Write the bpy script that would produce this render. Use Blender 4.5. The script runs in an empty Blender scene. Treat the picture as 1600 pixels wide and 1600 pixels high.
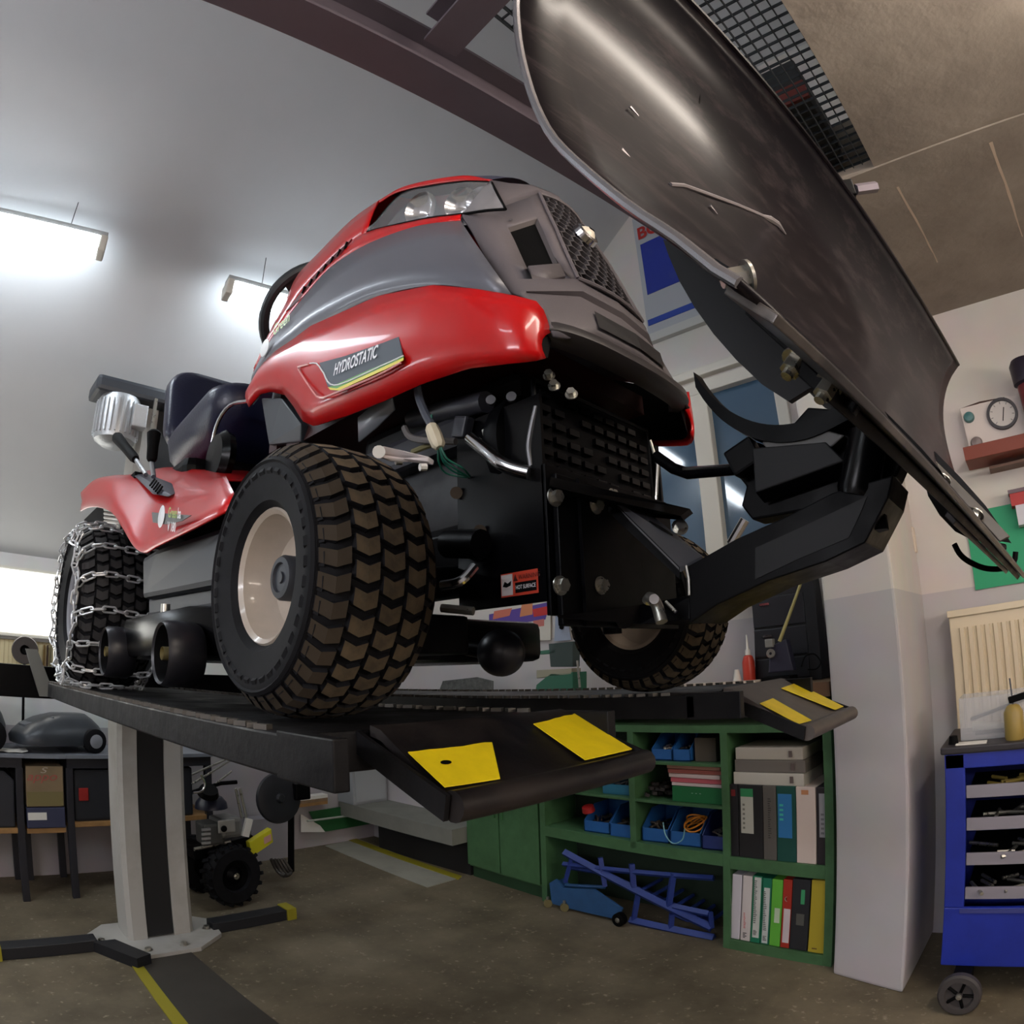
import bpy, bmesh, math, random
from mathutils import Vector, Matrix
random.seed(7)
PI = math.pi
sc = bpy.context.scene
# ------------------------------------------------------------------ camera
CAM = (.771, -.855, .07); YAW, PITCH, ROLL, FPX, KD = 2.317, .243, -.034, 1027.5, .04
_f = Vector((math.cos(PITCH)*math.cos(YAW), math.cos(PITCH)*math.sin(YAW), math.sin(PITCH)))
_r = Vector((math.sin(YAW), -math.cos(YAW), 0)); _u = _r.cross(_f)
_R = _r*math.cos(ROLL)+_u*math.sin(ROLL); _U = -_r*math.sin(ROLL)+_u*math.cos(ROLL)
cd = bpy.data.cameras.new('camera'); cam = bpy.data.objects.new('camera', cd)
sc.collection.objects.link(cam)
m3 = Matrix((_R, _U, -_f)).transposed()
cam.matrix_world = Matrix.Translation(CAM) @ m3.to_4x4()
cd.type = 'PANO'; cd.sensor_width = 36; cd.sensor_fit = 'HORIZONTAL'
cd.clip_start = .01
_cc = cd if hasattr(cd, 'fisheye_polynomial_k1') else cd.cycles
_cc.panorama_type = 'FISHEYE_LENS_POLYNOMIAL'
_cc.fisheye_fov = PI
_cc.fisheye_polynomial_k0 = 0
_cc.fisheye_polynomial_k1 = -0.0432449
_cc.fisheye_polynomial_k2 = -3.98709e-06
_cc.fisheye_polynomial_k3 = 3.77085e-06
_cc.fisheye_polynomial_k4 = -3.09776e-08
sc.camera = cam
# ------------------------------------------------------------------ world and exposure
w = bpy.data.worlds.new('world'); sc.world = w; w.use_nodes = True
bg = w.node_tree.nodes['Background']; bg.inputs[0].default_value = (.45, .6, .85, 1); bg.inputs[1].default_value = .5
sc.view_settings.view_transform = 'Standard'; sc.view_settings.look = 'None'
sc.view_settings.gamma = 1; sc.view_settings.use_curve_mapping = False
sc.view_settings.exposure = .48
LAMP_COOL, LAMP_WARM = 15, 28      # emission strength of the tubes
FILL_WARM, FILL_COOL = 17, 24  # glow strength of the added fill boxes

def at(px, py, x=None, y=None, z=None):
    """point of the place seen at photo pixel px,py on the plane x=, y= or z= (survey helper)"""
    a, b = px-800, 800-py; r = math.hypot(a, b)+1e-9; th = r/FPX
    for i in range(20): th -= (th+KD*th**3-r/FPX)/(1+3*KD*th*th)
    s = math.sin(th); d = _R*(s*a/r)+_U*(s*b/r)+_f*math.cos(th)
    c = Vector(CAM)
    t = (x-c.x)/d.x if x is not None else (y-c.y)/d.y if y is not None else (z-c.z)/d.z
    return c+d*t
# ------------------------------------------------------------------ materials
def lin(c):
    return tuple(((v/255)/12.92 if v/255 <= .04045 else ((v/255+.055)/1.055)**2.4) for v in c)+(1,)
MATS = {}
def mat(name, col, rough=.5, metal=0, coat=0, var=0, scale=8, bump=0, col2=None, emit=0, spec=.5, rvar=0, bscale=None, lo=.35, hi=.65, alpha=None, trans=0):
    if name in MATS: return MATS[name]
    m = bpy.data.materials.new(name); m.use_nodes = True; MATS[name] = m
    nt = m.node_tree; b = nt.nodes['Principled BSDF']; L = nt.links.new
    b.inputs['Base Color'].default_value = lin(col); b.inputs['Roughness'].default_value = rough
    b.inputs['Metallic'].default_value = metal; b.inputs['Coat Weight'].default_value = coat
    b.inputs['Coat Roughness'].default_value = .06; b.inputs['Specular IOR Level'].default_value = spec
    if trans: b.inputs['Transmission Weight'].default_value = trans
    if alpha is not None: b.inputs['Alpha'].default_value = alpha
    if emit:
        b.inputs['Emission Color'].default_value = lin(col); b.inputs['Emission Strength'].default_value = emit
    if var or bump or rvar or col2:
        tc = nt.nodes.new('ShaderNodeTexCoord')
        n = nt.nodes.new('ShaderNodeTexNoise'); n.inputs['Scale'].default_value = scale; n.inputs['Detail'].default_value = 8
        n.inputs['Roughness'].default_value = .62
        L(tc.outputs['Object'], n.inputs['Vector'])
        if var or col2:
            rp = nt.nodes.new('ShaderNodeValToRGB')
            rp.color_ramp.elements[0].position = lo; rp.color_ramp.elements[1].position = hi
            c0 = lin(col); c1 = lin(col2) if col2 else tuple(min(1, v*(1+var)) for v in c0[:3])+(1,)
            if not col2: c0 = tuple(v*(1-var) for v in c0[:3])+(1,)
            rp.color_ramp.elements[0].color = c0; rp.color_ramp.elements[1].color = c1
            L(n.outputs['Fac'], rp.inputs[0]); L(rp.outputs[0], b.inputs['Base Color'])
        if rvar:
            mr = nt.nodes.new('ShaderNodeMapRange'); mr.inputs[1].default_value = .3; mr.inputs[2].default_value = .7
            mr.inputs[3].default_value = max(0, rough-rvar); mr.inputs[4].default_value = min(1, rough+rvar)
            L(n.outputs['Fac'], mr.inputs[0]); L(mr.outputs[0], b.inputs['Roughness'])
        if bump:
            n2 = n
            if bscale:
                n2 = nt.nodes.new('ShaderNodeTexNoise'); n2.inputs['Scale'].default_value = bscale; n2.inputs['Detail'].default_value = 6
                L(tc.outputs['Object'], n2.inputs['Vector'])
            bp = nt.nodes.new('ShaderNodeBump'); bp.inputs['Strength'].default_value = bump; bp.inputs['Distance'].default_value = .01
            L(n2.outputs['Fac'], bp.inputs['Height']); L(bp.outputs[0], b.inputs['Normal'])
    return m
RED = mat('red_paint', (192, 16, 18), .3, coat=.35, spec=.35)
GREYP = mat('grey_lacquer', (98, 99, 108), .38, metal=.12, coat=.15)
PLAST = mat('dark_plastic', (96, 90, 93), .5, bump=.08, bscale=400)
BLACK = mat('black_paint', (5, 5, 7), .42, rvar=.12, scale=14, spec=.09)
BLACKM = mat('matt_black', (6, 6, 7), .7, spec=.1)
BLACKG = mat('gloss_black', (6, 6, 8), .25, spec=.18)
RUB = mat('rubber', (20, 20, 23), .7, var=.2, scale=30, spec=.16)
DUST = mat('dusty_rubber', (66, 58, 46), .85, col2=(90, 78, 60), scale=40, spec=.3)
CHROME = mat('chrome', (205, 205, 208), .18, metal=1)
ZINC = mat('zinc', (178, 176, 168), .32, metal=.9, rvar=.1, scale=40)
RIM = mat('cream_rim', (178, 166, 152), .32, coat=.3, var=.06, scale=20)
WHITE = mat('white_paint', (225, 222, 214), .55, var=.04, scale=5)
GREEN = mat('green_shelf_paint', (66, 104, 68), .5, var=.14, scale=12)
BLUE = mat('blue_steel', (28, 46, 150), .42, var=.12, scale=9)
YEL = mat('yellow_paint', (236, 208, 20), .5, var=.08, scale=20)
WOOD = mat('worn_wood', (128, 104, 78), .7, var=.22, scale=14)
LENS = mat('lamp_lens', (215, 220, 226), .05, trans=.85)
ALU = mat('cast_aluminium', (196, 198, 200), .42, metal=.75, bump=.2, bscale=60)
SEAT = mat('navy_vinyl', (24, 27, 52), .3, bump=.12, bscale=160)
# ------------------------------------------------------------------ mesh helpers
class MB:
    def __init__(s): s.v = []; s.f = []
    def add(s, vs, fs):
        o = len(s.v); s.v += [Vector(p) for p in vs]; s.f += [tuple(i+o for i in q) for q in fs]; return s
    def box(s, c, d, rz=0, ry=0, rx=0, M=None):
        R_ = M if M else Matrix.Rotation(rz, 3, 'Z') @ Matrix.Rotation(ry, 3, 'Y') @ Matrix.Rotation(rx, 3, 'X')
        c = Vector(c); h = [k/2 for k in d]
        vs = [c+R_ @ Vector((x*h[0], y*h[1], z*h[2])) for x in (-1, 1) for y in (-1, 1) for z in (-1, 1)]
        return s.add(vs, [(0, 1, 3, 2), (4, 6, 7, 5), (0, 4, 5, 1), (2, 3, 7, 6), (0, 2, 6, 4), (1, 5, 7, 3)])
    def b2(s, lo, hi): return s.box([(a+b)/2 for a, b in zip(lo, hi)], [abs(b-a) for a, b in zip(lo, hi)])
    def tube(s, pts, r, n=10, caps=True, flat=None):
        pts = [Vector(p) for p in pts]; rings = []; up = None
        for i, p in enumerate(pts):
            t = (pts[min(i+1, len(pts)-1)]-pts[max(i-1, 0)]).normalized()
            if up is None:
                up = Vector((0, 0, 1)) if abs(t.z) < .9 else Vector((1, 0, 0))
            a = t.cross(up).normalized(); bb = a.cross(t).normalized(); up = bb
            rr = r[i] if isinstance(r, (list, tuple)) else r
            rings.append([p+a*math.cos(2*PI*k/n)*rr*(flat or 1)+bb*math.sin(2*PI*k/n)*rr for k in range(n)])
        vs = [q for g in rings for q in g]; fs = []
        for i in range(len(rings)-1):
            for k in range(n): fs.append((i*n+k, i*n+(k+1) % n, (i+1)*n+(k+1) % n, (i+1)*n+k))
        if caps: fs += [tuple(range(n))[::-1], tuple((len(rings)-1)*n+k for k in range(n))]
        return s.add(vs, fs)
    def cyl(s, a, b, r, n=16, r2=None): return s.tube([a, b], [r, r if r2 is None else r2], n)
    def lathe(s, prof, o, ax, n=32, closed=False):
        """prof: (radius, along axis)"""
        ax = Vector(ax).normalized(); o = Vector(o)
        e = Vector((0, 0, 1)) if abs(ax.z) < .9 else Vector((1, 0, 0)); a = ax.cross(e).normalized(); b = ax.cross(a)
        vs = []
        for r, h in prof:
            for k in range(n):
                t = 2*PI*k/n; vs.append(o+ax*h+(a*math.cos(t)+b*math.sin(t))*max(r, 1e-5))
        m = len(prof); fs = []
        for i in range(m if closed else m-1):
            j = (i+1) % m
            for k in range(n): fs.append((i*n+k, i*n+(k+1) % n, j*n+(k+1) % n, j*n+k))
        return s.add(vs, fs)
    def prism(s, poly, off):
        """poly: 3D points of a flat outline, extruded by vector off"""
        poly = [Vector(p) for p in poly]; off = Vector(off); n = len(poly)
        vs = poly+[p+off for p in poly]
        fs = [tuple(range(n)), tuple(range(n, 2*n))[::-1]]+[(k, (k+1) % n, n+(k+1) % n, n+k) for k in range(n)]
        return s.add(vs, fs)
    def grid(s, rows):
        n = len(rows[0]); vs = [p for r in rows for p in r]; fs = []
        for i in range(len(rows)-1):
            for k in range(n-1): fs.append((i*n+k, i*n+k+1, (i+1)*n+k+1, (i+1)*n+k))
        return s.add(vs, fs)
    def mesh(s, name, m, smooth=True, bevel=0, ang=35):
        me = bpy.data.meshes.new(name)
        bm = bmesh.new(); bv = [bm.verts.new(p) for p in s.v]
        for q in s.f:
            try: bm.faces.new([bv[i] for i in q])
            except ValueError: pass
        bmesh.ops.remove_doubles(bm, verts=bm.verts, dist=1e-6)
        bmesh.ops.recalc_face_normals(bm, faces=bm.faces)
        if bevel:
            es = [e for e in bm.edges if len(e.link_faces) == 2 and e.calc_face_angle(0) > .6]
            bmesh.ops.bevel(bm, geom=es, offset=bevel, segments=2, profile=.6, affect='EDGES', clamp_overlap=True)
        bm.to_mesh(me); bm.free()
        me.materials.append(m)
        if smooth:
            me.shade_smooth(); me.set_sharp_from_angle(angle=math.radians(ang))
        return me
    def build(s, name, m, parent=None, smooth=True, bevel=0, ang=35, **k):
        return link(name, s.mesh(name, m, smooth, bevel, ang), parent, **k)
COL = sc.collection
def link(name, me, parent=None, loc=None, label=None, cat=None, group=None, kind=None):
    o = bpy.data.objects.new(name, me); COL.objects.link(o)
    if parent is not None:
        o.parent = parent
        o.matrix_parent_inverse = Matrix.Translation(-parent.location) if parent.type == 'EMPTY' else Matrix()
    if loc is not None: o.location = loc
    if label: o['label'] = label
    if cat: o['category'] = cat
    if group: o['group'] = group
    if kind: o['kind'] = kind
    return o
def thing(name, label, cat, loc=(0, 0, 0), group=None):
    e = link(name, None, None, loc, label, cat, group); e.empty_display_size = .05
    return e
def mirror(mb):
    o = MB(); o.v = [Vector((p.x, -p.y, p.z)) for p in mb.v]; o.f = list(mb.f); return o
def resample(pts, n):
    pts = [Vector(p) for p in pts]; d = [0]
    for a, b in zip(pts, pts[1:]): d.append(d[-1]+(b-a).length)
    out = []
    for i in range(n):
        t = d[-1]*i/(n-1); k = 0
        while k < len(pts)-2 and d[k+1] < t: k += 1
        u = (t-d[k])/max(1e-9, d[k+1]-d[k]); out.append(pts[k].lerp(pts[k+1], min(1, u)))
    return out
def smoothline(pts, n):
    """Catmull-Rom through pts, n samples"""
    pts = [Vector(p) for p in pts]; P = [pts[0]*2-pts[1]]+pts+[pts[-1]*2-pts[-2]]; out = []
    m = len(pts)-1
    for i in range(m):
        for k in range(12):
            t = k/12; a, b, c, d = P[i], P[i+1], P[i+2], P[i+3]
            out.append(.5*((2*b)+(c-a)*t+(2*a-5*b+4*c-d)*t*t+(3*b-a-3*c+d)*t**3))
    out.append(pts[-1]); return resample(out, n)
def text_mesh(name, txt, o, u, v, h, m, parent, wscale=1, shear=0, align='LEFT', depth=.0008, label=None, bold=0):
    """flat lettering: origin o, writing direction u, up direction v, letter height h"""
    cu = bpy.data.curves.new('t', 'FONT'); cu.body = txt; cu.size = 1; cu.align_x = align; cu.shear = shear
    cu.offset = bold
    ob = bpy.data.objects.new('t', cu); COL.objects.link(ob)
    dg = bpy.context.evaluated_depsgraph_get(); me0 = bpy.data.meshes.new_from_object(ob.evaluated_get(dg))
    u = Vector(u).normalized(); v = Vector(v).normalized(); nn = u.cross(v); s = h/.7
    mb = MB(); mb.add([Vector(o)+u*(q.co.x*s*wscale)+v*(q.co.y*s)+nn*depth for q in me0.vertices], [tuple(p.vertices) for p in me0.polygons])
    bpy.data.objects.remove(ob); bpy.data.meshes.remove(me0); bpy.data.curves.remove(cu)
    return mb.build(name, m, parent, smooth=False, label=label)
def bolt(parent, p, d, r=.011, h=.009, m=None, name='bolt', washer=True, thread=0):
    """hex head with washer at p pointing along d"""
    d = Vector(d).normalized(); p = Vector(p); mb = MB()
    if washer: mb.tube([p, p+d*.002], r*1.45, 16)
    mb.tube([p, p+d*h], r, 6)
    if thread: mb.tube([p, p+d*(h+thread)], r*.55, 10)
    return mb.build(name, m or ZINC, parent)
# ================================================================== the setting
FZ = -1.2           # workshop floor
XB, YR = -3.52, 2.1  # back wall, right wall
def struct(name, mb, m, smooth=False, **k): return mb.build(name, m, None, smooth, kind='structure', **k)
mfloor = mat('concrete_floor', (86, 77, 60), .72, col2=(124, 113, 92), scale=2.6, bump=.15, bscale=30, lo=.34, hi=.7)
_nt = mfloor.node_tree; _b = _nt.nodes['Principled BSDF']; _src = _b.inputs['Base Color'].links[0].from_socket
_tc = _nt.nodes.new('ShaderNodeTexCoord'); _n = _nt.nodes.new('ShaderNodeTexNoise'); _n.inputs['Scale'].default_value = 38; _n.inputs['Detail'].default_value = 5
_rp = _nt.nodes.new('ShaderNodeValToRGB'); _rp.color_ramp.elements[0].position = .62; _rp.color_ramp.elements[1].position = .76
_mx = _nt.nodes.new('ShaderNodeMix'); _mx.data_type = 'RGBA'; _mx.inputs[7].default_value = lin((150, 140, 120))
_nt.links.new(_tc.outputs['Object'], _n.inputs['Vector']); _nt.links.new(_n.outputs['Fac'], _rp.inputs[0]); _nt.links.new(_rp.outputs[0], _mx.inputs[0])
_nt.links.new(_src, _mx.inputs[6]); _nt.links.new(_mx.outputs[2], _b.inputs['Base Color'])
struct('floor', MB().b2((XB-.3, -3.4, FZ-.2), (3, YR+.3, FZ)), mfloor)
# pale ceiling sloping up from the low back wall
mceil = mat('ceiling_paint', (205, 207, 208), .8, var=.02, scale=2)
CS = [(XB-.3, .62), (XB, .70), (0, 3.45), (3, 3.45)]
mb = MB()
mb.prism([(x, -3.4, z) for x, z in CS]+[(x, -3.4, z+.15) for x, z in CS[::-1]], (0, YR+3.7, 0))
struct('ceiling', mb, mceil)
def wallmat(name, c1, c2, zs):
    """two-tone wall paint: c2 below height zs"""
    m = mat(name, c1, .7); nt = m.node_tree; L = nt.links.new; b = nt.nodes['Principled BSDF']
    tc = nt.nodes.new('ShaderNodeTexCoord'); sp = nt.nodes.new('ShaderNodeSeparateXYZ'); L(tc.outputs['Object'], sp.inputs[0])
    gt = nt.nodes.new('ShaderNodeMath'); gt.operation = 'GREATER_THAN'; gt.inputs[1].default_value = zs; L(sp.outputs[2], gt.inputs[0])
    nz = nt.nodes.new('ShaderNodeTexNoise'); nz.inputs['Scale'].default_value = 6; nz.inputs['Detail'].default_value = 7; L(tc.outputs['Object'], nz.inputs['Vector'])
    mx = nt.nodes.new('ShaderNodeMix'); mx.data_type = 'RGBA'; L(gt.outputs[0], mx.inputs[0])
    mx.inputs[6].default_value = lin(c2); mx.inputs[7].default_value = lin(c1)
    m2 = nt.nodes.new('ShaderNodeMix'); m2.data_type = 'RGBA'; m2.blend_type = 'MULTIPLY'; m2.inputs[0].default_value = .18
    L(mx.outputs[2], m2.inputs[6]); L(nz.outputs['Color'], m2.inputs[7]); L(m2.outputs[2], b.inputs['Base Color'])
    bp = nt.nodes.new('ShaderNodeBump'); bp.inputs['Strength'].default_value = .1; bp.inputs['Distance'].default_value = .01
    L(nz.outputs['Fac'], bp.inputs['Height']); L(bp.outputs[0], b.inputs['Normal'])
    return m
WALLM = wallmat('wall_paint', (216, 210, 204), (194, 190, 192), .26)
WALLB = wallmat('wall_paint_back', (222, 222, 218), (176, 170, 172), -.3)
struct('wall_back', MB().b2((XB-.15, -3.4, FZ-.1), (XB, YR, .72)), WALLB)
# right wall with a window opening
WX0, WX1, WZ0, WZ1 = -1.55, -.13, .42, 1.50
mb = MB()
mb.b2((XB, YR, FZ-.1), (WX0, YR+.2, 3.45)); mb.b2((WX1, YR, FZ-.1), (3, YR+.2, 3.45))
mb.b2((WX0, YR, FZ-.1), (WX1, YR+.2, WZ0)); mb.b2((WX0, YR, WZ1), (WX1, YR+.2, 3.45))
struct('wall_right', mb, WALLM)
struct('wall_left', MB().b2((XB-.1, -3.5, FZ-.1), (3, -3.4, 3.5)), WALLM)
struct('wall_front', MB().b2((2.9, -3.4, FZ-.1), (3, YR+.2, 3.5)), WALLM)
# window
FRAME = mat('window_frame_paint', (214, 211, 200), .45)
PANE = mat('dusk_glass', (66, 96, 122), .06, spec=.8, coat=.3)
win = link('window_1', None, None, (0, 0, 0), kind='structure')
mb = MB()
for z in (WZ0, WZ1-.07): mb.b2((WX0, YR-.03, z), (WX1, YR+.08, z+.07))
mb.build('window_frame', FRAME, win, False, bevel=.006)
for x in (WX0, -1.06, -.645, WX1-.05):
    MB().b2((x, YR-.03, WZ0+.07), (x+(.10 if x == -.645 else .06), YR+.08, WZ1-.07)).build('mullion', FRAME, win, False, bevel=.006)
xs = [WX0+.05, -1.03, -.57, WX1-.03]
for a, b in zip(xs, xs[1:]): MB().b2((a, YR+.02, WZ0+.05), (b, YR+.035, WZ1-.05)).build('pane', PANE, win, False)
MB().b2((WX0-.05, YR-.10, WZ0-.04), (WX1+.03, YR+.05, WZ0)).build('window_sill', FRAME, win, False, bevel=.005)
MB().b2((WX0-.1, YR-.05, WZ1+.02), (WX1+.04, YR+.02, WZ1+.07)).build('window_head', FRAME, win, False, bevel=.01)
# white pillar on the right wall
PB = [(.05, 1.625), (.345, 1.525), (.36, 2.11), (.05, 2.11)]
struct('wall_pillar', MB().prism([(x, y, FZ) for x, y in PB], (0, 0, 2.7)), WALLM, bevel=.012)
# concrete mezzanine slab, lower rib along the wall
CONC = mat('raw_concrete', (156, 146, 134), .85, col2=(126, 116, 106), scale=3, bump=.35, bscale=22, lo=.3, hi=.7)
mb = MB().b2((.68, -3.4, 1.476), (2.95, .95, 1.66))
slab = struct('ceiling_mezzanine', mb, CONC)
struct('ceiling_rib', MB().b2((.0, .95, 1.47), (2.95, YR, 1.70)), CONC)
crack = mat('pale_lime', (196, 176, 156), .9)
for a, b, wd in (((1402, 292), (1465, 410), .006), ((1548, 222), (1597, 370), .008)):
    p, q = at(*a, z=1.4695), at(*b, z=1.4695); d = (q-p).normalized(); n = Vector((-d.y, d.x, 0))
    pts = []
    for i in range(9):
        t = i/8; c = p.lerp(q, t)+n*random.uniform(-.002, .002); ww = wd*(1-.6*t)*random.uniform(.6, 1.2)
        pts.append((c-n*ww, c+n*ww))
    MB().prism([g[0] for g in pts]+[g[1] for g in pts[::-1]], (0, 0, .002)).build('lime_streak', crack, slab, False)
# steel beams framing the grated opening
STEEL = mat('mauve_steel_paint', (86, 77, 84), .55, var=.06, scale=6)
def ibeam(name, p, q, wd, h, z, parent=None, **k):
    p, q = Vector((*p, z)), Vector((*q, z)); d = (q-p).normalized(); n = Vector((-d.y, d.x, 0)); t = .010
    sec = [(-wd/2, 0), (wd/2, 0), (wd/2, t), (t/2, t*1.6), (t/2, h-t*1.6), (wd/2, h-t), (wd/2, h), (-wd/2, h), (-wd/2, h-t), (-t/2, h-t*1.6), (-t/2, t*1.6), (-wd/2, t)]
    return MB().prism([p+n*a+Vector((0, 0, b)) for a, b in sec], q-p).build(name, STEEL, parent, False, **k)
ibeam('trim_1', (-.36, -2.6), (.13, 1.6), .105, .14, 1.40, kind='structure')
p0 = at(755, 40, z=1.41); ibeam('trim_2', (p0.x-.12, p0.y-.02), (p0.x+.75, p0.y-.14), .09, .12, 1.42, kind='structure')
# grating
GRT = mat('grating_steel', (58, 62, 66), .5, metal=.5)
gr = link('floor_grating', None, None, (0, 0, 0), kind='structure')
gx0, gx1, gy0, gy1, gz = .12, .679, -.72, .949, 1.50
me = MB().b2((-.0013, gy0, 0), (.0013, gy1, .018)).mesh('grating_bar', GRT, False)
n = 18
for i in range(n+1): link('bearing_bar', me, gr, (gx0+(gx1-gx0)*i/n, 0, gz))
me = MB().b2((gx0, -.0013, 0), (gx1, .0013, .010)).mesh('cross_bar', GRT, False)
n = 48
for i in range(n+1): link('cross_bar', me, gr, (0, gy0+(gy1-gy0)*i/n, gz+.008))
t = thing('storage_crate', 'dark crate with a red rim lying on the ceiling grating', 'crate', (.52, .78, gz+.03))
MB().b2((.36, .62, gz+.03), (.60, .93, gz+.22)).build('body', mat('dark_grey_crate', (44, 46, 48), .7), t, False, bevel=.006)
MB().b2((.355, .60, gz+.03), (.605, .625, gz+.10)).build('rim', mat('red_brown', (120, 44, 36), .6), t, False)
# ------------------------------------------------------------------ fluorescent lamps
COOL = mat('tube_diffuser', (236, 246, 255), .4, emit=LAMP_COOL)
WARM = mat('tube_diffuser_warm', (255, 242, 228), .4, emit=LAMP_WARM)
LHOUS = mat('lamp_housing', (176, 178, 176), .5)
def lamp(c, ln, dr, em, label, zc=None, wires=True, group=None):
    """batten lamp: housing, glowing diffuser, end caps, hanging wires"""
    c = Vector(c); d = Vector((*dr, 0)).normalized(); n = Vector((-d.y, d.x, 0)); up = Vector((0, 0, 1))
    t = thing('fluorescent_lamp', label, 'lamp', c, group)
    M = Matrix((d, n, up)).transposed()
    def sec(s, w0, w1, z0, z1, name, m, bv):
        pl = [(-w0, z0), (w0, z0), (w1, z1), (-w1, z1)]
        return MB().prism([c-d*s+n*a+up*b for a, b in pl], d*2*s).build(name, m, t, False, bevel=bv)
    sec(ln/2-.035, .045, .058, -.075, -.005, 'diffuser', em, .012)
    sec(ln/2-.005, .046, .036, -.003, .030, 'housing', LHOUS, .004)
    for sgn in (-1, 1):
        MB().prism([c+d*sgn*(ln/2-.035)+n*a+up*b for a, b in ((-.045, -.075), (.045, -.075), (.058, 0), (-.058, 0))], d*sgn*.035).build('end_cap', FRAME, t, False, bevel=.008)
    if wires:
        for sgn in (-1, 1):
            p = c+d*sgn*(ln/2-.18)+up*.03
            q = Vector((p.x, p.y, zc if zc else p.z+.1))
            mb = MB().tube([p, q], .0018, 5); mb.tube([q-up*.03, q], .006, 8)
            mb.build('hanging_wire', BLACKM, t)
    return t
pa = at(165, 388, x=-1.84); pb = at(357, 452, x=-1.84)
dl = Vector((.14, 1, 0)).normalized()
zc = .70+.781*(-1.84-XB)
ca = pa-dl*.62+Vector((0, 0, .03)); cb = pb+dl*.60+Vector((0, 0, .03))
lamp(ca, 1.24, dl[:2], COOL, 'long lit fluorescent lamp hanging at the left edge of the sloping ceiling', ca.z+.24)
lamp(cb, 1.24, dl[:2], COOL, 'lit fluorescent lamp hanging behind the steering wheel and hood', cb.z+.24)
lamp((-2.6, -2.2, .95), 1.2, (.14, 1), COOL, 'added unseen fluorescent lamp low over the left workbench', 1.15)  # tube added out of view as fill over the bench end
lamp((1.5, -.2, 1.40), 1.5, (0, 1), WARM, 'warm fluorescent lamp under the concrete slab', 1.5)
def fill_lamp(lo, hi, label, em):  # glowing box added out of view to light slab, walls and floor
    t = thing('fill_lamp', label, 'lamp', lo)
    MB().b2(lo, hi).build('diffuser', em, t, False, bevel=.01)
    return t
fill_lamp((2.84, -1.6, .55), (2.895, .9, .68), 'added warm fill lamp, unseen, on the wall facing the plough', mat('fill_glow_warm', (255, 240, 226), .4, emit=FILL_WARM))
fill_lamp((-.4, -3.395, .75), (1.9, -3.34, .88), 'added cool fill lamp, unseen, on the wall behind the camera', mat('fill_glow', (246, 246, 255), .4, emit=FILL_COOL))
lamp((.3, -2.6, 1.75), 1.5, (1, .1), COOL, 'added unseen fluorescent lamp in front of the lift', 3.4)  # another out-of-view tube, added to fill the near left side
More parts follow.
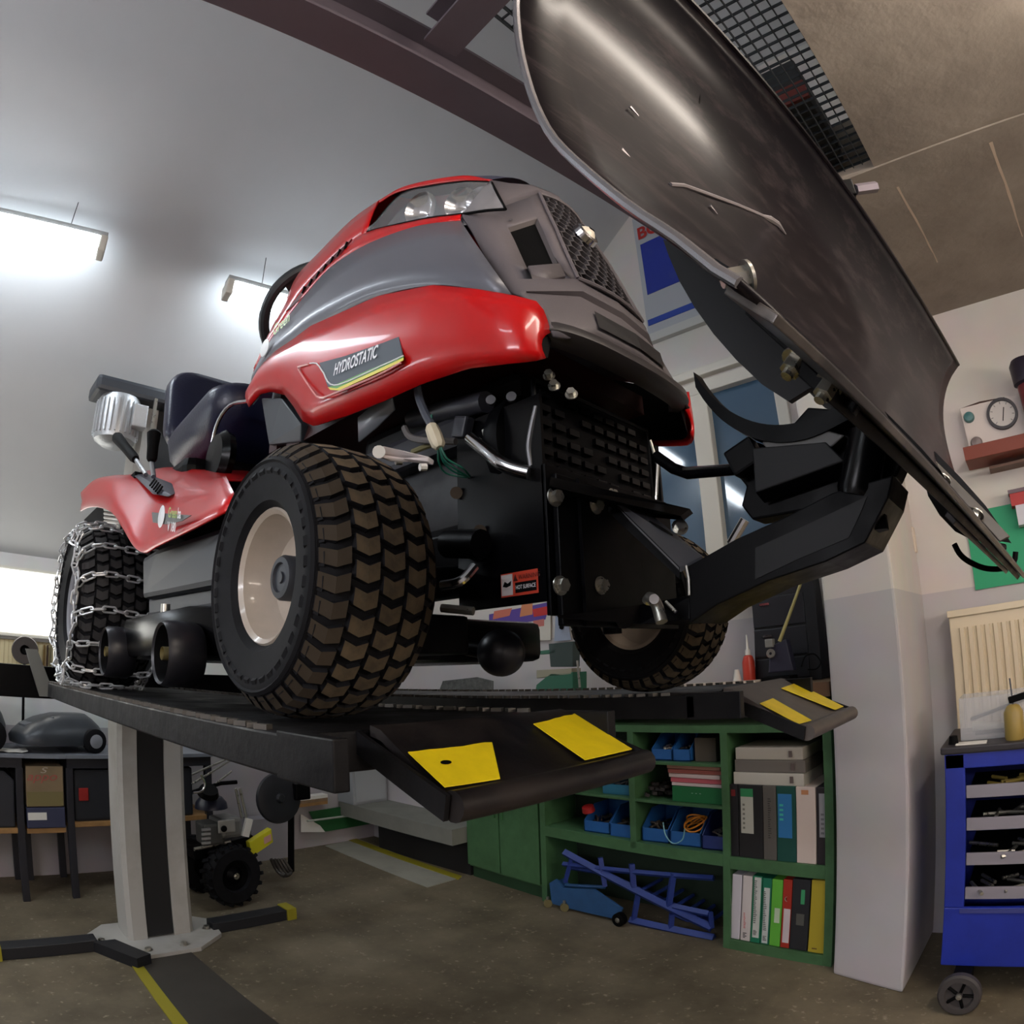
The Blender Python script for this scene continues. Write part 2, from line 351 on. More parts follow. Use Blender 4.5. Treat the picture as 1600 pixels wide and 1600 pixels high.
# ================================================================== the lift
PZ = .012
DECK = mat('lift_deck_black', (11, 11, 14), .5, spec=.2, col2=(24, 23, 24), scale=9, rvar=.15, bump=.12, bscale=40)
FLAPM = mat('worn_ramp_black', (15, 14, 17), .42, spec=.3, col2=(48, 41, 37), scale=7, rvar=.2, bump=.1, bscale=30, lo=.42, hi=.8)
FLAPG = mat('worn_ramp_grey', (70, 64, 62), .5, col2=(92, 84, 78), scale=7)
lift = thing('vehicle_lift', 'black two-track platform lift on a single grey column, carrying the tractor', 'lift', (-2.28, 0, FZ))
def track(y0, y1, fy0, fy1, x1, xt, zt, fm, stripes):
    tr = MB().b2((-1.62, y0, PZ-.05), (x1, y1, PZ-.004)).build('track', DECK, lift, False, bevel=.003)
    for ya, yb in ((y0, y0+.018), (y1-.018, y1)): MB().b2((x1-.02, ya, PZ-.052), (x1+.095, yb, PZ-.001)).build('side_rail', DECK, tr, False, bevel=.002)
    # expanded-metal edge of the deck: a row of raised teeth
    mb = MB(); n = 60
    for i in range(n):
        x = -1.6+(x1+1.56)*i/n
        for yy in (y0+.008, y1-.008): mb.box((x, yy, PZ-.001), (.018, .012, .006), rz=.5 if i % 2 else -.5)
    mb.build('tread_teeth', mat('worn_edge', (86, 82, 76), .5, metal=.4), tr, False, kind='stuff')
    # ramp flap with rolled tip
    fl = MB()
    a = [(x1+.01, PZ+.002), (x1+.03, PZ-.002), (xt-.03, zt+.016), (xt-.008, zt+.012)]
    rows = [[Vector((x, fy0+(fy1-fy0)*k/6, z)) for k in range(7)] for x, z in a]
    low = [[p-Vector((0, 0, .012)) for p in r] for r in rows]
    fl.grid(rows); fl.grid(low)
    for e in (0, 6): fl.grid([[r[e] for r in rows], [r[e] for r in low]])
    fl.grid([rows[0], low[0]]); fl.grid([rows[-1], low[-1]])
    fl = fl.build('ramp_flap', fm, lift, True, ang=25)
    MB().tube([(xt, fy0-.004, zt), (xt, fy1+.004, zt)], .016, 14).build('rolled_tip', fm, fl)
    mb = MB()
    for yy in (fy0-.006, fy1+.006):
        mb = MB(); mb.prism([(x1, yy, PZ-.004), (xt, yy, zt+.012), (xt-.005, yy, zt-.014), (x1, yy, PZ-.055)][:3]+[(x1, yy, PZ-.03)], (0, .006 if yy > fy0 else -.006, 0)); mb.build('flap_rib', DECK, fl, False)
    mb = MB()
    for i in range(3):
        yy = fy0+(fy1-fy0)*(i+.5)/3; mb.tube([(x1+.008, yy-.04, PZ-.01), (x1+.008, yy+.04, PZ-.01)], .012, 10)
    mb.build('hinge', BLACK, fl)
    def onflap(u, v):   # u across 0..1, v down the slope 0..1
        x = x1+.03+(xt-.015-x1-.03)*v; z = PZ-.002+(zt+.0145-PZ+.002)*v
        return Vector((x, fy0+(fy1-fy0)*u, z+.0016))
    for poly in stripes:
        st_ = MB().prism([onflap(u, v) for u, v in poly], (0, 0, -.0012)).build('warning_stripe', YEL, fl, False)
        if poly is stripes[0] and fm is FLAPM: MB().prism([onflap(.10+.022*math.cos(k*PI/6), .66+.03*math.sin(k*PI/6))+Vector((0, 0, .0008)) for k in range(12)], (0, 0, .0004)).build('paint_chip', BLACKM, fl, False)
    return tr
def jag(a, b, n, s):
    out = []
    for i in range(n+1):
        t = i/n; out.append((a[0]+(b[0]-a[0])*t+random.uniform(-s, s), a[1]+(b[1]-a[1])*t+random.uniform(-s, s)))
    return out
track(-.535, -.09, -.435, -.105, .15, .298, -.057, FLAPM,
      [jag((.005, .42), (.38, .42), 8, .012)+[(.38, .42), (.23, 1.0), (.005, .98)],
       jag((.70, .18), (.995, .06), 7, .02)+[(.995, .98), (.68, .98)]])
track(.29, .735, .40, .74, .17, .355, -.082, FLAPG,
      [[(.0, .42), (.26, .38), (.22, 1.0), (.0, .98)], [(.62, .2), (.995, .15), (.995, .98), (.78, .98)]])
# rear cross beam, arms, carriage
MB().b2((-2.05, -1.25, -.06), (-1.93, 1.0, .06)).build('cross_beam', BLACK, lift, False, bevel=.004)
for yy in (-.36, .46): MB().b2((-1.95, yy-.05, -.05), (-1.6, yy+.05, PZ-.012)).build('arm', DECK, lift, False, bevel=.004)
MB().prism([(-1.90, -.53, -.05), (-1.90, -.47, -.05), (-1.90, -.545, .12), (-1.90, -.59, .12)], (.02, 0, 0)).build('bracket', mat('grey_bracket', (120, 122, 118), .5), lift, False)
for x0, x1 in ((-1.3, -1.22), (-.45, -.37)): MB().b2((x0, -.09, -.05), (x1, .29, -.012)).build('tie_bar', DECK, lift, False, bevel=.003)
# column
POSTM = mat('grey_column_paint', (176, 174, 168), .5, col2=(152, 147, 137), scale=4, lo=.45, hi=.75)
PX, PY0, PY1, PT = -2.29, -.128, .19, 1.33
mb = MB(); sec = [(PX, PY0+.02), (PX, -.04), (PX-.03, -.04), (PX-.03, .09), (PX, .09), (PX, PY1-.02), (PX-.02, PY1), (PX-.2, PY1), (PX-.2, PY0), (PX-.02, PY0)]
mb.prism([(x, y, FZ+.02) for x, y in sec], (0, 0, PT-FZ-.02)); mb.build('column', POSTM, lift, False)
MB().b2((PX-.028, -.038, FZ+.03), (PX-.006, .088, PT-.01)).build('cover_band', mat('black_band', (16, 16, 18), .6), lift, False)
MB().b2((PX-.03, -.1, -.05), (-2.04, .15, .07)).build('carriage', BLACK, lift, False, bevel=.006)
pl = [(-2.10, -.14), (-2.10, .15), (-2.22, .30), (-2.42, .33), (-2.55, .22), (-2.55, -.2), (-2.44, -.30), (-2.26, -.27)]
MB().prism([(x, y, FZ) for x, y in pl], (0, 0, .022)).build('base_plate', POSTM, lift, False, bevel=.003)
for x, y in ((-2.16, -.08), (-2.16, .09), (-2.33, -.25), (-2.31, .26)): bolt(lift, (x, y, FZ+.022), (0, 0, 1), .015, .014, name='anchor_bolt')
# drive unit on top of the column
du = MB().b2((-2.40, -.385, PT-.03), (-2.19, .20, PT+.045)).build('belt_cover', mat('dark_cover', (52, 56, 62), .4), lift, False, bevel=.02)
mo = MB().lathe([(0, -.235), (.06, -.235), (.098, -.21), (.102, -.18), (.104, -.02), (.095, 0), (0, 0)], (-2.27, -.245, PT-.03), (0, 0, 1), 28).build('motor', ALU, lift)
me = MB().b2((.102, -.003, -.19), (.112, .003, -.03)).mesh('fin', ALU, False)
for i in range(26):
    o = link('cooling_fin', me, mo, (-2.27, -.245, PT-.03)); o.rotation_euler.z = 2*PI*i/26
MB().b2((-2.20, -.20, PT-.19), (-2.14, -.13, PT-.08)).build('terminal_box', ALU, mo, False, bevel=.006)
MB().b2((-2.165, -.105, PT-.2), (-2.15, -.09, PT-.03)).build('conduit', ZINC, lift, False)
# floor bars and cable channel of the lift
BARM = mat('low_bar_black', (24, 25, 30), .55)
for y0, y1, e0, e1 in ((-1.1, -.28, -1.1, -1.1), (.28, .68, .68, .76)):
    b = MB().b2((-2.36, y0, FZ), (-2.27, y1, FZ+.055)).build('floor_bar', BARM, lift, False, bevel=.004)
    if e1 > e0: MB().prism([(-2.37, e0, FZ), (-2.26, e0, FZ), (-2.26, e0, FZ+.06), (-2.37, e0, FZ+.06)], (0, .05, 0)).build('yellow_end', mat('dull_yellow', (150, 140, 30), .6), b, False)
yb = at(0, 1495, z=FZ)
MB().b2((-2.37, -.78, FZ), (-2.26, -.71, FZ+.06)).build('yellow_end', MATS['dull_yellow'], lift, False)
MB().prism([(-2.13, -.14, FZ), (-2.13, .10, FZ), (.9, .21, FZ), (.9, -.20, FZ)], (0, 0, .004)).build('cable_cover', mat('dark_floor_plate', (58, 54, 48), .7, var=.1, scale=5), lift, False)
MB().prism([(-2.12, -.185, FZ), (-2.12, -.14, FZ), (.9, -.195, FZ), (.9, -.26, FZ)], (0, 0, .006)).build('yellow_strip', MATS['dull_yellow'], lift, False)
MB().prism([(-2.27, -.30, FZ), (-2.27, -.2, FZ), (-2.05, -.1, FZ), (-2.02, -.17, FZ)], (0, 0, .05)).build('floor_bar', BARM, lift, False)

# ================================================================== the tractor
tr = thing('ride_on_tractor', 'red and grey ride-on mower tractor standing on the lift platform', 'tractor', (-.6, 0, PZ))
N = 26
def pl3(pts, n=N, sm=True): return (smoothline if sm else resample)([at(a, b, y=c) for a, b, c in pts], n)
L0 = [(852, 560, -.212), (833, 565, -.232), (800, 568, -.248), (733, 576, -.252), (660, 600, -.252), (600, 627, -.252), (545, 649, -.252), (492, 666, -.252), (474, 658, -.252), (460, 635, -.252), (446, 617, -.252), (425, 612, -.252), (407, 616, -.25), (390, 636, -.246)]
L1 = [(859, 520, -.197), (852, 492, -.208), (842, 473, -.222), (800, 462, -.245), (742, 452, -.26), (677, 446, -.268), (592, 463, -.268), (529, 491, -.266), (486, 510, -.264), (461, 529, -.262), (430, 550, -.258), (410, 570, -.252), (394, 600, -.247)]
L2 = [(720, 346, -.20), (677, 350, -.215), (635, 359, -.225), (571, 384, -.235), (518, 418, -.235), (486, 452, -.232), (455, 490, -.232), (429, 523, -.232), (412, 552, -.238), (397, 582, -.243)]
L3 = [(721, 336, -.195), (677, 341, -.205), (635, 349, -.215), (573, 364, -.222), (540, 388, -.22), (497, 430, -.217), (470, 462, -.216), (440, 505, -.218), (420, 532, -.224), (399, 578, -.242)]
L4 = [(767, 281, -.14), (720, 275, -.155), (635, 291, -.165), (592, 314, -.165), (550, 344, -.165), (497, 397, -.165), (465, 431, -.165), (450, 463, -.168), (422, 520, -.19), (399, 576, -.238)]
def hood_side(lines, m, name, bulge=0, mid=3, parent=tr, n=N, sm=True):
    rows = [pl3(l, n, sm) for l in lines]; out = []
    for i in range(len(rows)-1):
        for k in range(mid):
            t = k/mid; r = []
            for a, b in zip(rows[i], rows[i+1]):
                p = a.lerp(b, t); p.y -= bulge*4*t*(1-t); r.append(p)
            out.append(r)
    out.append(rows[-1]); mb = MB().grid(out)
    o = []
    for q in (mb, mirror(mb)):
        ob = q.build(name, m, parent); md = ob.modifiers.new('thickness', 'SOLIDIFY'); md.thickness = .004; md.offset = 0; o.append(ob)
    return o
_r0, _r1 = pl3(L0, 60, False), pl3(L1, 60, False)
_q = MB().grid([[a.lerp(b, t)+Vector((-.004, .010, .004*(1-t))) for a, b in zip(_r0, _r1)] for t in (.06, .35, .7, 1)])
for _m in (_q, mirror(_q)): _m.build('hood_inner_liner', BLACKM, tr)
red_lo = hood_side([L0, L1], RED, 'hood_side_panel', bulge=.014, mid=5, n=60, sm=False)
hood_side([L1[3:], L2], GREYP, 'hood_grey_panel', bulge=.003)
hood_side([L2, L3], RED, 'hood_red_strip', bulge=.002)
# upper hood: red shoulder behind the headlight, then the crowned top
k0 = 3
sh3, sh4 = L3[k0:], L4[3:]
hood_side([sh3, sh4], RED, 'hood_shoulder', bulge=.004)
l4 = pl3(L4, N); crown = []
for t in range(7):
    u = t/6; crown.append([Vector((p.x-.01*u, p.y*(1-u), p.z+.055*math.sin(u*PI/2)*(1 if i < N-3 else .4))) for i, p in enumerate(l4)])
for sl, nm, mm_ in ((slice(8, None), 'hood_top', RED), (slice(0, 9), 'hood_cap', mat('cap_slate', (62, 66, 86), .4))):
    g_ = [[p+(Vector((0, 0, .022*math.sin(t/6*PI/2)*(1-i/8.))) if nm == 'hood_cap' else Vector()) for i, p in enumerate(r[sl])] for t, r in enumerate(crown)]
    mb = MB().grid(g_); top = MB().grid(g_); mm = mirror(mb); top.add(mm.v, mm.f); top.build(nm, mm_, tr)
# thin red brow over the headlight
hood_side([[(772, 284, -.135), (720, 283, -.153), (660, 291, -.162), (618, 302, -.166), (592, 318, -.167)], L4[:4]], RED, 'hood_brow')
# headlights: lens pod with reflector bowls
hl_b = [(790, 327, -.172), (760, 329, -.182), (720, 335, -.195), (677, 340, -.205), (635, 348, -.215), (574, 362, -.222)]
hl_t = [(768, 285, -.138), (740, 284, -.147), (720, 285, -.154), (677, 291, -.162), (625, 305, -.168), (578, 358, -.221)]
POD = mat('headlight_pod', (58, 60, 66), .3)
for sg in (1, -1):
    def S(mb): return mb if sg == 1 else mirror(mb)
    rb = pl3(hl_b, 20); rt = pl3(hl_t, 20)
    back = [[p+Vector((-.01, .028, -.004)) for p in r] for r in (rb, [a.lerp(b, .5)+Vector((0, .02, 0)) for a, b in zip(rb, rt)], rt)]
    hl = S(MB().grid([r[13:] for r in back])).build('headlight', POD, tr)
    S(MB().grid([r[:14] for r in back])).build('reflector_housing', mat('reflector_silver', (206, 208, 214), .22, metal=.95), hl)
    front = [[p+Vector((0, -.001, 0)) for p in rb], [a.lerp(b, .5)+Vector((0, -.008, 0)) for a, b in zip(rb, rt)], [p+Vector((0, -.001, 0)) for p in rt]]
    S(MB().grid(front)).build('lens', mat('headlight_lens', (236, 240, 245), .03, alpha=.16, spec=.6), hl)
    # two mirrored bowls
    for (cx, cy, cyy, rad) in ((660, 322, -.185, .04), (722, 312, -.168, .036), (752, 308, -.155, .03)):
        c = at(cx, cy, y=cyy)
        q = MB().lathe([(.002, .024), (rad*.45, .018), (rad*.8, .008), (rad, -.004)], c+Vector((-.01, .006, 0)), (-.25, .95, .15), 20)
        S(q).build('reflector', CHROME, hl)
    # black seam frame
    q = MB().tube(rb+rt[::-1]+[rb[0]], .0028, 6)
    S(q).build('seal', BLACKM, hl)
# dark groove with vents behind the headlight
gv = [at(*p[:2], y=p[2]) for p in ((551, 374, -.2245), (520, 402, -.2235), (492, 432, -.2225), (462, 470, -.221), (448, 487, -.222), (470, 470, -.2305), (500, 440, -.232), (525, 410, -.231))]
DKR = mat('dark_red_groove', (86, 12, 18), .35)
for sg in (1, -1):
    q = MB().prism(gv, (0, -.003, 0)); (q if sg == 1 else mirror(q)).build('vent_groove', DKR, tr, False)
    for i in range(7):
        a = at(474+11*i, 458-11.5*i, y=-.2275); b = a+Vector((.008, -.004, .012))
        q = MB().box((a+b)/2, (.004, .006, .018), ry=.5); (q if sg == 1 else mirror(q)).build('vent_slot', BLACKM, tr, False)
# ---- front fascia
Z = Vector
FR = [
 [at(767, 281, y=-.14), at(795, 286, y=-.11), Z((.115, -.052, 1.005)), Z((.12, 0, 1.015))],
 [at(745, 305, y=-.17), at(790, 312, y=-.13), Z((.13, -.055, .985)), Z((.14, 0, .99))],
 [at(722, 336, y=-.197), at(757, 333, y=-.170), Z((.142, -.066, .955)), Z((.149, 0, .96))],
 [at(738, 362, y=-.202), at(770, 358, y=-.177), Z((.165, -.075, .89)), Z((.172, 0, .893))],
 [at(752, 390, y=-.206), at(783, 383, y=-.184), Z((.188, -.084, .83)), Z((.196, 0, .832))],
 [at(770, 420, y=-.210), at(796, 411, y=-.190), Z((.213, -.092, .755)), Z((.221, 0, .757))],
 [at(786, 447, y=-.214), at(808, 436, y=-.195), Z((.236, -.098, .69)), Z((.245, 0, .69))],
 [at(800, 457, y=-.218), at(822, 455, y=-.200), Z((.246, -.10, .66)), Z((.257, 0, .657))],
 [at(812, 459, y=-.212), at(826, 457, y=-.192), Z((.240, -.10, .652)), Z((.251, 0, .649))],
 [at(842, 475, y=-.212), at(850, 477, y=-.195), Z((.258, -.10, .62)), Z((.270, 0, .614))],
 [at(857, 505, y=-.202), at(872, 512, y=-.188), Z((.266, -.10, .588)), Z((.279, 0, .582))],
 [at(865, 524, y=-.196), at(885, 528, y=-.184), Z((.266, -.10, .565)), Z((.281, 0, .558))]]
hole_rows = range(3, 6)
fas = MB()
for sg in (1, -1):
    q = MB()
    for i in range(len(FR)-1):
        for k in range(3):
            if k == 2 and 2 <= i <= 5: continue            # grille field stays open
            a, b, c_, d_ = FR[i][k], FR[i][k+1], FR[i+1][k+1], FR[i+1][k]
            if k == 1 and 2 <= i <= 5:                      # scoop opening between corner and grille
                f = lambda P, Q, t: P.lerp(Q, t)
                u0, u1 = .24, .78
                q.grid([[a, f(a, b, u0)], [d_, f(d_, c_, u0)]]); q.grid([[f(a, b, u1), b], [f(d_, c_, u1), c_]])
                if i == 2: q.grid([[f(a, b, u0), f(a, b, u1)], [f(d_, c_, u0), f(d_, c_, u1)]])
                if i == 3: q.grid([[f(a, b, u0), f(a, b, u1)], [f(f(a, b, u0), f(d_, c_, u0), .2), f(f(a, b, u1), f(d_, c_, u1), .2)]])
                if i == 5: q.grid([[f(f(a, b, u0), f(d_, c_, u0), .45), f(f(a, b, u1), f(d_, c_, u1), .45)], [f(d_, c_, u0), f(d_, c_, u1)]])
                continue
            q.add([a, b, c_, d_], [(0, 1, 2, 3)])
    q = q if sg == 1 else mirror(q); fas.add(q.v, q.f)
fo = fas.build('front_fascia', PLAST, tr, True, ang=28); md = fo.modifiers.new('t', 'SOLIDIFY'); md.thickness = .006
for sg in (1, -1):
    # scoop: sunken dark box with sloped lip
    q = MB(); e = []
    for i, tt in ((3, .2), (5, .45)):
        for u in (.24, .78):
            a = FR[i][1].lerp(FR[i][2], u); b = FR[i+1][1].lerp(FR[i+1][2], u); e.append(a.lerp(b, tt))
    tl, trr, bl, br = e; inn = Vector((-.008, .004, -.001)); cen = (tl+trr+bl+br)/4
    itl, itr, ibl, ibr = [p.lerp(cen, .10)+inn for p in (tl, trr, bl, br)]
    q.add([tl, trr, br, bl, itl, itr, ibr, ibl], [(0, 1, 5, 4), (1, 2, 6, 5), (2, 3, 7, 6), (3, 0, 4, 7)])
    (q if sg == 1 else mirror(q)).build('air_scoop', mat('scoop_lip', (96, 90, 90), .5), tr, False)
    q = MB().add([itl, itr, ibr, ibl], [(0, 1, 2, 3)]); (q if sg == 1 else mirror(q)).build('scoop_opening', BLACKM, tr, False)
# honeycomb grille
G = [[FR[i][2], FR[i][3]+Vector((.004, 0, 0))] for i in range(2, 7)]
def gpos(u, v, dep=0):      # u -1..1 across, v 0..1 down
    s = v*4; i = min(3, int(s)); t = s-i
    c_ = G[i][0].lerp(G[i+1][0], t); m_ = G[i][1].lerp(G[i+1][1], t)
    x = m_.x+(c_.x-m_.x)*u*u-dep; return Vector((x, -abs(c_.y)*-u, m_.z+(c_.z-m_.z)*u*u-dep*.3))
q = MB(); hx, hy = .105, .0
rowsn, ch = 19, 1/16.
cw = .29
for j in range(14):
    for i in range(-5, 6):
        cu = i*cw+(cw/2 if j % 2 else 0); cv = .05+j*.069
        if abs(cu) > .96 or cv > .96: continue
        o_, n_ = [], []
        for k in range(6):
            a = PI/6+k*PI/3
            o_.append((max(-1, min(1, cu+cw*.62*math.cos(a))), max(0, min(1, cv+.0505*math.sin(a)))))
            n_.append((max(-1, min(1, cu+cw*.50*math.cos(a))), max(0, min(1, cv+.042*math.sin(a)))))
        vs = [gpos(*p) for p in o_]+[gpos(*p) for p in n_]+[gpos(*p, dep=.008) for p in n_]
        q.add(vs, [(k, (k+1) % 6, 6+(k+1) % 6, 6+k) for k in range(6)]+[(6+k, 6+(k+1) % 6, 12+(k+1) % 6, 12+k) for k in range(6)])
grl = q.build('grille', mat('grille_plastic', (70, 66, 68), .5), tr, False)
MB().grid([[gpos(-1+2*i/8, v/6, .012) for i in range(9)] for v in range(7)]).build('grille_backing', BLACKM, grl, False)
q = MB()
for s in (-1, 1): q.tube([gpos(s, v/8, -.001) for v in range(9)], .004, 6)
for v in (0, 1): q.tube([gpos(-1+i/4, v, -.001) for i in range(9)], .004, 6)
q.build('grille_frame', PLAST, grl)
bc = Vector((.197, -.002, .857)); bn = Vector((.92, 0, .38)).normalized()
bd = MB().lathe([(.016, .007), (.021, .009), (.026, .006), (.028, -.006)], bc, bn, 28).build('badge', CHROME, tr)
q = MB().lathe([(0, .0165), (.007, .0155), (.013, .012), (.017, .0075)], bc, bn, 24).build('badge_face', mat('badge_cream', (216, 208, 190), .3), bd)
e1 = Vector((0, 1, 0)); e2 = bn.cross(e1)
MB().box(bc+bn*.0165, (.0012, .014, .006), M=Matrix((bn, e1, -e2)).transposed()).build('badge_mark', BLACKM, bd, False)
# bumper lip below the fascia
BL = [(.234, -.192, .556), (.252, -.176, .552), (.270, -.13, .545), (.282, -.065, .538), (.287, 0, .535)]
BL = BL+[(x, -y, z) for x, y, z in BL[::-1][1:]]
path = smoothline(BL, 25); sec = [(-.014, .014), (.000, .014), (.016, .004), (.018, -.010), (.004, -.022), (-.016, -.022)]
rows = []
for i, p in enumerate(path):
    t = (path[min(24, i+1)]-path[max(0, i-1)]).normalized(); nn = Vector((t.y, -t.x, 0)); rows.append([p+nn*a+Vector((0, 0, b)) for a, b in sec+[sec[0]]])
q = MB().grid(rows); q.add(rows[0][:-1], [tuple(range(6))]); q.add(rows[-1][:-1], [tuple(range(6))])
q.build('bumper', mat('bumper_plastic', (50, 46, 47), .42), tr, True, ang=50)
q = MB()   # recessed dark slot between fascia and bumper
q.grid([[p+Vector((-.02, 0, .05)) for p in path[3:-3]], [p+Vector((-.012, 0, .02)) for p in path[3:-3]]])
q.build('bumper_slot', BLACKM, tr)
q = MB(); ia, ib, ic, id_ = FR[9][2].lerp(FR[10][2], .2), FR[9][3].lerp(FR[10][3], .2), FR[10][3].lerp(FR[11][3], .3), FR[10][2].lerp(FR[11][2], .3)
for pts in ((ia, ib, ic, id_),): q.add([p+Vector((.0045, 0, .001)) for p in pts], [(0, 1, 2, 3)]); qm = mirror(q); q.add(qm.v, qm.f)
q.build('fascia_inlay', mat('inlay_dark', (34, 33, 36), .4), tr, False)
# dark inner liner under the hood
q = MB()
q.b2((-.5, -.215, .56), (.15, .215, .60)); q.b2((-.6, -.21, .58), (-.56, .21, .9)); q.build('hood_liner', mat('liner_dark_red', (52, 14, 16), .5), tr, False)
# ---- lettering and decals on the red band
DKG = mat('decal_grey', (84, 92, 100), .6); DWH = mat('decal_white', (232, 234, 236), .4)
DGR = mat('decal_green', (86, 156, 50), .4); DYE = mat('decal_yellow', (222, 206, 40), .4)
def side(px, py, y=-.277): return at(px, py, y=y)
yd = -.276
dec = [side(499, 567, yd), side(540, 556, yd), side(600, 535, yd), side(623, 526, yd), side(629, 557, yd), side(600, 571, yd), side(525, 603, yd), side(512, 604, yd)]
d0 = MB().prism(dec, (0, .002, 0)).build('decal', DKG, tr, False)
MB().prism([side(513, 605, yd-.001), side(524, 601, yd-.001), side(600, 568, yd-.001), side(630, 555, yd-.001), side(630, 561, yd-.001), side(600, 576, yd-.001), side(526, 609, yd-.001)], (0, .001, 0)).build('decal_green_band', DGR, d0, False)
MB().prism([side(512, 605, yd-.0015), side(526, 607, yd-.0015), side(600, 573, yd-.0015), side(630, 559, yd-.0015), side(630, 563, yd-.0015), side(600, 578, yd-.0015), side(530, 610, yd-.0015), side(516, 609, yd-.0015)], (0, .001, 0)).build('decal_yellow_band', DYE, d0, False)
ring = [side(466, 575), side(470, 571), side(485, 568), side(500, 570), side(524, 603)]
fr_ = [side(482, 569), side(467, 573), side(466, 577), side(491, 615), side(500, 621), side(512, 619), side(585, 589), side(626, 567)]
MB().tube(smoothline(fr_, 30), .0022, 6).build('decal_rim', mat('rim_highlight', (236, 160, 158), .2, coat=.5), d0)
MB().tube(smoothline([side(484, 568), side(495, 568), side(504, 580), side(524, 602), side(600, 570), side(630, 556)], 24), .0016, 6).build('decal_outline', DWH, d0)
ru = side(606, 551)-side(521, 587); rv = Vector((0, 0, 1))
ru.y = 0; ru.normalize(); vv = Vector((-ru.z, 0, ru.x)); vv = vv if vv.z > 0 else -vv
text_mesh('lettering', 'HYDROSTATIC', side(521, 587, yd-.002), ru, vv, .0235, DWH, d0, wscale=.62, shear=.15, bold=.02)
a = at(431, 527, y=-.2475); b = at(476, 486, y=-.2475); ru = b-a; ru.y = 0; vv = Vector((-ru.z, 0, ru.x)).normalized()
text_mesh('lettering', 'Green', a+Vector((0, -.008, 0)), ru, vv, .03, mat('decal_lime', (150, 178, 70), .4), tr, wscale=.75, bold=.02)
c_ = at(418, 545, y=-.252)+Vector((0, -.008, 0))
MB().lathe([(0, .002), (.022, .001), (.023, 0)], c_, (0, -1, 0), 24).build('round_logo', DWH, tr)
